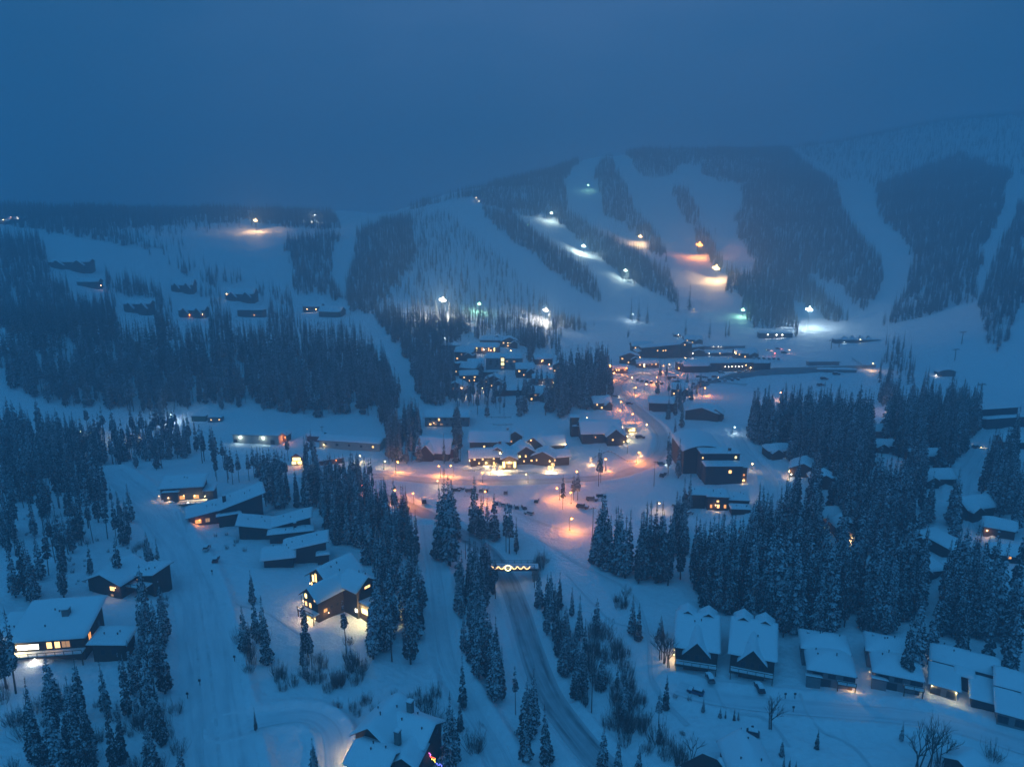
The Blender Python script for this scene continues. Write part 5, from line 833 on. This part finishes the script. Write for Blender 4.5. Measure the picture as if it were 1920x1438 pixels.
DK, GY, WH, RD, BL = (.03, .035, .045), (.14, .15, .16), (.5, .5, .5), (.2, .03, .03), (.04, .07, .14)
for q in ((855, 921, 10, DK, 'dark car, left of the pair near the tall roadside spruce'), (862, 919, 30, GY, 'grey car, right of the pair near the tall roadside spruce'), (795, 942, 100, DK, 'dark van beside the amber lamp behind the spruces', 1), (881, 922, 0, GY, 'grey car just left of the tallest parking spruce'),
          (902, 921, 90, GY, 'grey car, first of two behind the parking spruces'), (912, 921, 90, DK, 'dark car, second of two behind the parking spruces'), (948, 925, 90, GY, 'grey car alone below the inn'), (1006, 941, 80, DK, 'dark car alone in the middle of the parking lot'), (992, 965, 150, WH, 'white car at the near side of the parking lot'),
          (1110, 939, -8, GY, 'long grey van by the parking lamps', 1), (1127, 932, 0, DK, 'dark car at the edge of the spruce stand'), (1092, 953, -20, DK, 'dark truck on the snow mound', 1), (1240, 871, 0, BL, 'blue car with a lit headlight beside the trees at the bend', 0, 'b'), (1243, 893, 60, DK, 'dark snow-capped van below the bend', 1),
          (1331, 1275, 90, GY, 'grey car in front of the strip-lit twin chalet'), (1424, 1293, 90, DK, 'dark car in front of the unlit twin chalet'), (1304, 1300, 150, BL, 'blue car snowed in beside the young firs'), (1406, 1378, 160, DK, 'dark car near the bottom edge left of the lone sapling'),
          (1545, 712, 0, DK, 'dark car on the snowfield below the bank, left one', 1), (1568, 703, 0, DK, 'dark car close under the bank', 1), (1538, 724, 20, GY, 'grey car out on the snowfield', 1), (1260, 730, 0, DK, 'dark car at the plaza exit'), (405, 1052, 100, RD, 'small reddish snowplough on the access road'),
          (388, 1030, 95, WH, 'white snow-covered car beside the wedge-roofed house'), (1340, 708, 0, RD, 'red car with lights in the base parking', 0, 'w'), (1310, 708, 0, DK, 'dark car, leftmost in the base parking'), (1322, 709, 0, GY, 'grey car, second in the base parking'), (1332, 714, 0, DK, 'dark car in front of the base parking row'), (1318, 718, 0, GY, 'grey car nearest the dark bank'), (1352, 700, 0, DK, 'dark car beside the red car'),
          (1470, 663, 0, DK, 'dark snow groomer below the three-lamp lift station', 1), (1458, 655, 0, RD, 'vehicle with a red light near the lift station', 0, 'r'), (1440, 658, 0, GY, 'vehicle with a pink light near the lift station', 0, 'p'), (1388, 700, -10, DK, 'dark car at the right wing of the day lodge'), (1400, 698, -10, BL, 'blue car at the right wing of the day lodge'),
          (1154, 745, 0, WH, 'car with white headlights driving into the plaza', 0, 'W'), (1180, 758, 0, DK, 'dark car following through the plaza'), (1200, 822, 0, DK, 'dark car parked right of the amber kiosk', 1), (1830, 840, 20, GY, 'car with bright headlights on the hill road', 0, 'y'), (1620, 845, 0, DK, 'dark car by the two-window forest cabin'), (1222, 663, 0, DK, 'dark car near the base lodge'), (1250, 655, 0, GY, 'grey car near the base lodge end')):
    car(*q)
NTH = 'first second third fourth fifth sixth seventh eighth ninth tenth'.split(); rc = random.Random(3)
for n_, x0, y0, dx, dy, rot, where in ((9, 1288, 722, 12, -1.2, 85, 'in the row below the day lodge'), (7, 1405, 672, 9, .4, 80, 'in the row left of the lift station lamps'), (6, 1196, 714, 9, 1.5, 70, 'in the plaza row before the base lodge'), (5, 930, 946, 13, 2, 95, 'in the near row of the parking lot'), (4, 1268, 1010 - 60, 8, 5, 40, 'in the row beside the flat-roofed units')):
    for k_ in range(n_): car(x0 + dx * k_ + rc.uniform(-1.5, 1.5), y0 + dy * k_ + rc.uniform(-.6, .6), rot + rc.uniform(-6, 6), rc.choice((DK, GY, WH, BL, DK)), f'{NTH[k_]} snowy car from the left {where}')

# ------------------------------------------------------------------ poles, lift towers, fences, stakes
def utility(px, py, h, label, name='utility_pole', cat='pole', arm=2.2, group='poles along the roads'):
    x, y = gp(px, py); o = tag(empty(name, (x, y, float(ground(x, y))), R(10)), label, cat, group); B = MB(); B.tube((0, 0, -1), (0, 0, h), .16, .1, 7); link('pole', B.mesh('pole', BARK), o)
    if arm: B = MB(); B.box(-arm / 2, -.07, h - .7, arm / 2, .07, h - .5); link('crossarm', B.mesh('crossarm', BARK), o)
for q in ((1109, 1336, 12, 'tall bare pole standing beside the curve of the main road'), (1111, 1006, 13, 'tall pole at the left edge of the spruce stand'), (1226, 912, 13, 'thin pole by the bend below the towered lodge'), (873, 1048, 8, 'signal pole beside the road above the footbridge'), (1002, 1102, 6, 'short sign post under the right end of the footbridge'), (1176, 850, 14, 'pole against the right wall of the towered lodge'), (605, 826, 9, 'pole at the left gable of the long shed')): utility(*q)
def lift_tower(px, py, h, label):
    x, y = gp(px, py); o = tag(empty('lift_tower', (x, y, float(ground(x, y))), R(20)), label, 'lift tower', 'chairlift towers'); B = MB(); B.tube((0, 0, -1), (0, 0, h), .35, .25, 8); link('mast', B.mesh('mast', DARKM), o)
    B = MB(); B.box(-2.6, -.15, h - .3, 2.6, .15, h); link('crossarm', B.mesh('crossarm', DARKM), o)
    for s in (-2.5, 2.5):
        B = MB(); B.box(s - .12, -1.4, h - .6, s + .12, 1.4, h - .35)
        for k_ in (-1, 0, 1): B.tube((s - .1, k_, h - .75), (s + .1, k_, h - .75), .2, None, 8)
        link('sheave_train', B.mesh('sheave_train', DARKM), o)
for q in ((1835, 760, 15, 'chairlift tower nearest to the black spruces'), (1790, 676, 10, 'chairlift tower left of the dark wooded tongue'), (1803, 645, 11, 'chairlift tower behind the left one'), (1558, 655, 9, 'thin lift tower left of the peaked tents'), (1573, 652, 8, 'thin lift tower beside the tent station'), (1318, 470, 10, 'lift tower on the broad run beside the orange lamp'), (1341, 440, 10, 'upper lift tower on the broad run')): lift_tower(*q)
def fence(pts, h, label, name='rail_fence', cat='fence'):
    P = spline([gp(*p) + (0,) for p in pts], 3.0)
    o = tag(empty(name, (P[0, 0], P[0, 1], float(ground(P[0, 0], P[0, 1])))), label, cat)
    L = [Vector((p[0] - P[0, 0], p[1] - P[0, 1], float(ground(p[0], p[1])) - o.location.z)) for p in P]; pm = cached(('fp', h), lambda: (lambda B: (B.box(-.09, -.09, -.5, .09, .09, h), B.mesh('fence_post', BARK))[1])(MB()))
    for p in L: link('fence_post', pm, o, p)
    B = MB(); Sn = MB()
    for a, b in zip(L, L[1:]):
        B.tube(a + Vector((0, 0, h * .8)), b + Vector((0, 0, h * .8)), .07, None, 4); B.tube(a + Vector((0, 0, h * .4)), b + Vector((0, 0, h * .4)), .07, None, 4); Sn.tube(a + Vector((0, 0, h * .8 + .12)), b + Vector((0, 0, h * .8 + .12)), .11, None, 5)
    link('rail', B.mesh('rail', BARK), o); link('snow_cover', Sn.mesh('snow_cover', ROOFSNOW), o)
fence([(920, 890), (960, 890), (1000, 889), (1045, 887)], 1.2, 'long snow-capped rail fence along the road before the inn'); fence([(868, 883), (890, 884), (910, 878)], 1.1, 'short snow-capped fence left of the inn')
fence([(1110, 862), (1140, 848), (1165, 860), (1185, 866)], 1.2, 'snow-laden fence winding before the towered lodge'); fence([(912, 784), (935, 784), (958, 784)], 1.2, 'straight dark fence on the snowfield behind the inn'); fence([(925, 797), (960, 797)], 1.0, 'second dark fence nearer the inn')
fence([(1598, 675), (1615, 686), (1635, 690)], 2.2, 'dark curved timber ramp near the bank end')
for i, (px, py) in enumerate(((440, 1240), (375, 1285), (352, 1310), (398, 1078), (1487, 1335), (1490, 1310), (1472, 1310), (1410, 1372))):
    x, y = gp(px, py); o = tag(empty('marker_post', (x, y, float(ground(x, y)))), ['dark marker post at the right kerb of the access road', 'tall dark marker beside the lower left spruces', 'short dark stump beside the lower left spruces', 'small marker in the middle of the access road', 'person-high stake in front of the lamp-corner duplex', 'low dark bush stake behind the person-high stake', 'low stake left of the two before the duplex', 'leaning stake near the bottom right young firs'][i], 'post')
    B = MB(); B.tube((0, 0, -.3), (0, 0, 1.7), .1, .07, 6); link('stake', B.mesh('stake', BARK), o); B = MB(); B.box(-.3, -.08, 1.3, .3, .08, 1.9); link('board', B.mesh('board', CHAR), o)

# ------------------------------------------------------------------ plant the trees
TREES = []    # kind, x, y, z, h, rot, variant
rs = np.random.RandomState(5)
AZM = R(38); NTOT = int(.5 * (2800 ** 2 - 140 ** 2) * 2 * AZM * .09)
rr_ = np.sqrt(rs.uniform(140 ** 2, 2800 ** 2, NTOT)); aa_ = rs.uniform(-AZM, AZM, NTOT); xx, yy = rr_ * np.sin(aa_), rr_ * np.cos(aa_)
uu = rs.rand(NTOT); zz = ground(xx, yy)
bx, by, bf = proj(xx, yy, zz); hh = np.zeros(NTOT); kd = np.zeros(NTOT, int)
far_ = np.clip(bf / 500, .4, 2.2); ox_ = (vnoise(xx / 22, yy / 22) * 26 + vnoise(xx / 7 + 9, yy / 7) * 12) / far_; oy_ = (vnoise(xx / 25 + 40, yy / 25) * 18 + vnoise(xx / 8 + 3, yy / 8 + 8) * 9) / far_
bx0_, by0_ = bx, by; bx, by = bx + ox_, by + oy_
for den, pin, lo, hi, P in FOR:
    m = inpoly(bx, by, P) & (uu < den / .09) & (hh == 0)
    hh[m] = lo + (hi - lo) * rs.rand(m.sum()) ** 1.2; kd[m] = rs.rand(m.sum()) < pin
ok = hh > 0
cx, cy_, _ = proj(xx, yy, zz + hh * .45); cx = cx + ox_ * .6; cy_ = cy_ + oy_ * .6; ok &= (uu * 7919 % 1) > .12 * (bf > 600)
for P in CLEAR: ok &= ~(inpoly(bx, by, P) | inpoly(cx, cy_, P))
bx, by = bx0_, by0_; ok &= ~near_road(xx, yy, 2.5)
tx, ty, _ = proj(xx, yy, zz + hh)
for x, y, r in BLOCK: ok &= np.hypot(xx - x, yy - y) > r
for x0, y0, x1, y1 in RECTS: ok &= ~((bx > x0) & (bx < x1) & (by > y0) & (ty < y1 - 3))
ok &= (bx > -80) & (bx < 2000)
for k in np.nonzero(ok)[0]: TREES.append((int(kd[k]), xx[k], yy[k], zz[k], hh[k], rs.rand() * 6.28, rs.randint(0, 20)))
for px, py, hp, kk in ONE_BY_ONE:
    x, y = gp(px, py); s = scale_at(x, y); h = hp / s / .93
    TREES.append((kk, x, y, float(ground(x, y)), h, rnd.random() * 6.28, rnd.randrange(20)))
def shows(t):
    px, py, f = proj(t[1], t[2], t[3] + t[4] * .5); 
    if px < -15 or px > 1935 or py < 0 or py > 1470: return 0
    return t[4] / f
ORD = 'first second third fourth fifth sixth seventh eighth ninth tenth eleventh twelfth thirteenth fourteenth fifteenth sixteenth seventeenth eighteenth nineteenth twentieth'.split() + ['twenty-' + q for q in 'first second third fourth fifth sixth seventh eighth ninth'.split()] + ['thirtieth'] + ['thirty-' + q for q in 'first second third fourth fifth sixth seventh eighth ninth'.split()] + ['fortieth'] + ['forty-' + q for q in 'first second third fourth fifth sixth seventh eighth ninth'.split()]
SEEN = {}
def tree_label(kindword, x, y, h):
    lm = min(LANDMARKS, key=lambda q: (q[0] - x) ** 2 + (q[1] - y) ** 2)
    dx, dy = x - lm[0], y - lm[1]
    side = ('beyond' if dy > 0 else 'in front of') if abs(dy) > abs(dx) else ('right of' if dx > 0 else 'left of')
    k = (kindword, side, lm[2]); SEEN[k] = SEEN.get(k, 0) + 1; return k, SEEN[k]
def plant(kind, lim, name, word, meshes, trunkmesh, group, ref=20., top='crown'):
    L = sorted([t for t in TREES if t[0] == kind], key=lambda t: -shows(t)); own = L[:lim]
    own.sort(key=lambda t: min((q[0] - t[1]) ** 2 + (q[1] - t[2]) ** 2 for q in LANDMARKS))
    for t in own:
        s = t[4] / ref; e = empty(name, (t[1], t[2], t[3] - .2), t[5]); v_ = 1.0 + .22 * math.sin(t[1] * 3.7); e.scale = (s * v_, s * v_, s); e.rotation_euler = (.035 * math.sin(t[2] * 5), .035 * math.cos(t[1] * 7), t[5])
        (kw, side, lm), k = tree_label(word, t[1], t[2], t[4])
        sz = 'tall' if t[4] > ref * .98 else ('small' if t[4] < ref * .6 else 'mid-height')
        tag(e, f'{sz} {word} {side} {lm}' + (f', {ORD[k-1]} from it' if k <= len(ORD) else ''), 'tree' if kind < 2 or kind == 3 else 'shrub', group)
        link(top, meshes[t[6] % len(meshes)], e)
        if trunkmesh: link('trunk', trunkmesh, e)
    return L[lim:]
protos = bpy.data.collections.new('tree_kinds')
def proto(nm, crown, tr):
    me = crown.copy()
    bm = bmesh.new(); bm.from_mesh(crown); k = len(bm.faces)
    if tr: bm.from_mesh(tr)
    bm.faces.ensure_lookup_table()
    for f in bm.faces[k:]: f.material_index = 1
    bm.to_mesh(me); bm.free(); me.materials.append(BARK)
    o = bpy.data.objects.new(nm, me); protos.objects.link(o)
def far_crown(seed, rad, z0, L=13, nb=6): return conifer(seed, 20, rad, z0, L, nb, 0, .85, False).mesh('far_crown', NEEDF)
FARS = [('a%d' % i, far_crown(40 + i, 1.9 + .3 * i, .05), SPT) for i in range(4)]
FARP = [('c%d' % i, conifer(50 + i, 20, 1.5 + .3 * i, .35 - .05 * i, 12, 5, .15, .5, False).mesh('far_pine_crown', NEEDF), PIT) for i in range(3)]
for q in FARS + [('b%d' % i, m, SPT) for i, m in enumerate(SPR[:4])] + FARP + [('d%d' % i, m, PIT) for i, m in enumerate(PIN[:3])]: proto(*q)
for i, m in enumerate(THK): proto('e%d' % i, m, None)
NAMES = sorted(o.name for o in protos.objects); FIRST = {c: next(i for i, n_ in enumerate(NAMES) if n_[0] == c) for c in 'abcde'}
def forest(name, L, label, near, farc, nn, nf):
    me = bpy.data.meshes.new(name); me.from_pydata([(t[1], t[2], t[3] - .2) for t in L], [], [])
    at = me.attributes
    for q in (('scl', 'FLOAT_VECTOR'), ('rot', 'FLOAT'), ('idx', 'INT')): at.new(q[0], q[1], 'POINT')
    A_ = np.array([(t[1], t[2], t[4], t[5], t[6]) for t in L]); s = A_[:, 2] / 20; w = s * (1 + .2 * np.sin(A_[:, 0] * 3)); v = A_[:, 4].astype(int)
    at['scl'].data.foreach_set('vector', np.stack([w, w, s], 1).ravel()); at['rot'].data.foreach_set('value', A_[:, 3])
    at['idx'].data.foreach_set('value', np.where(np.hypot(A_[:, 0], A_[:, 1]) > 560, FIRST[farc] + v % nf, FIRST[near] + v % nn).astype(np.int32))
    o = link(name, me); md = o.modifiers.new('scatter', 'NODES')
    ng = bpy.data.node_groups.new(name, 'GeometryNodeTree'); ng.interface.new_socket('Geometry', in_out='INPUT', socket_type='NodeSocketGeometry'); ng.interface.new_socket('Geometry', in_out='OUTPUT', socket_type='NodeSocketGeometry')
    N = ng.nodes; gi, go = N.new('NodeGroupInput'), N.new('NodeGroupOutput'); ip = N.new('GeometryNodeInstanceOnPoints'); ci = N.new('GeometryNodeCollectionInfo')
    ci.inputs[0].default_value = protos; ci.inputs['Separate Children'].default_value = True; ci.inputs['Reset Children'].default_value = True
    def na_(nm_, ty): q = N.new('GeometryNodeInputNamedAttribute'); q.data_type = ty; q.inputs[0].default_value = nm_; return q.outputs[0]
    cx_ = N.new('ShaderNodeCombineXYZ'); ng.links.new(na_('rot', 'FLOAT'), cx_.inputs[2])
    ip.inputs['Pick Instance'].default_value = True
    ng.links.new(gi.outputs[0], ip.inputs['Points']); ng.links.new(ci.outputs[0], ip.inputs['Instance']); ng.links.new(na_('idx', 'INT'), ip.inputs['Instance Index'])
    ng.links.new(cx_.outputs[0], ip.inputs['Rotation']); ng.links.new(na_('scl', 'FLOAT_VECTOR'), ip.inputs['Scale']); ng.links.new(ip.outputs[0], go.inputs[0])
    md.node_group = ng; return tag(o, label, 'forest', kind='stuff')
rest = plant(0, 300, 'spruce_tree', 'snow-dusted spruce', SPR, SPT, 'snowy spruces among the chalets')
forest('spruce_forest', rest, 'dense spruce forest covering the hills and filling the valley', 'b', 'a', 4, 4)
rest = plant(1, 230, 'pine_tree', 'thin bare-trunked pine', PIN, PIT, 'thin pines with bare lower trunks')
forest('pine_forest', rest, 'thin frosted pines scattered through the forest and slopes', 'd', 'c', 3, 3)
# leafless thickets
for P, den, lo, hi in THICK:
    xs = [p[0] for p in P]; ys = [p[1] for p in P]; q = [gp(a, b) for a, b in P]; x0, x1 = min(p[0] for p in q), max(p[0] for p in q); y0, y1 = min(p[1] for p in q), max(p[1] for p in q)
    m = int((x1 - x0) * (y1 - y0) * den); X = rs.uniform(x0, x1, m); Y = rs.uniform(y0, y1, m); Z = ground(X, Y); bx, by, _ = proj(X, Y, Z); ok = inpoly(bx, by, P) & ~near_road(X, Y, 1.5)
    for x, y, r in BLOCK: ok &= np.hypot(X - x, Y - y) > r
    for k in np.nonzero(ok)[0]: TREES.append((2, X[k], Y[k], Z[k], rs.uniform(lo, hi) * 4, rs.rand() * 6.28, rs.randint(0, 20)))
rest = plant(2, 150, 'bare_shrub', 'leafless frosted shrub', THK, None, 'leafless shrubs poking through the snow', top='stems')
forest('shrub_thicket', rest, 'leafless willow thicket along the roads and chalets', 'e', 'e', 3, 3)
for i, (px, py, hp, lab) in enumerate(BARE_TREES):
    x, y = gp(px, py); h = hp / scale_at(x, y); o = empty('bare_tree', (x, y, float(ground(x, y))), i); o.scale = (h / 9.5,) * 3
    link('branches', BTR[i % 2], o); tag(o, lab, 'tree', 'leafless deciduous trees')

# ------------------------------------------------------------------ the air
hz = MB(); hz.box(-2600, -40, -22, 2600, 3400, max(CAMH + 8, float(GZ[(GR < 3400)].max()) + 30))
hm = bpy.data.materials.new('haze'); hm.use_nodes = True; t = hm.node_tree; t.nodes.clear()
vo = t.nodes.new('ShaderNodeOutputMaterial'); pv = t.nodes.new('ShaderNodeVolumePrincipled'); t.links.new(pv.outputs[0], vo.inputs['Volume'])
pv.inputs['Color'].default_value = (.62, .86, 1.0, 1); pv.inputs['Density'].default_value = HAZE; pv.inputs['Anisotropy'].default_value = .3
hme = mesh('haze', hz.V, hz.F, hm); tag(link('haze', hme), 'blue evening mist over the valley', kind='stuff')
print('TREES', len(TREES), 'objs', len(bpy.data.objects), 'tris', sum(len(o.data.polygons) for o in bpy.data.objects if o.type == 'MESH'))
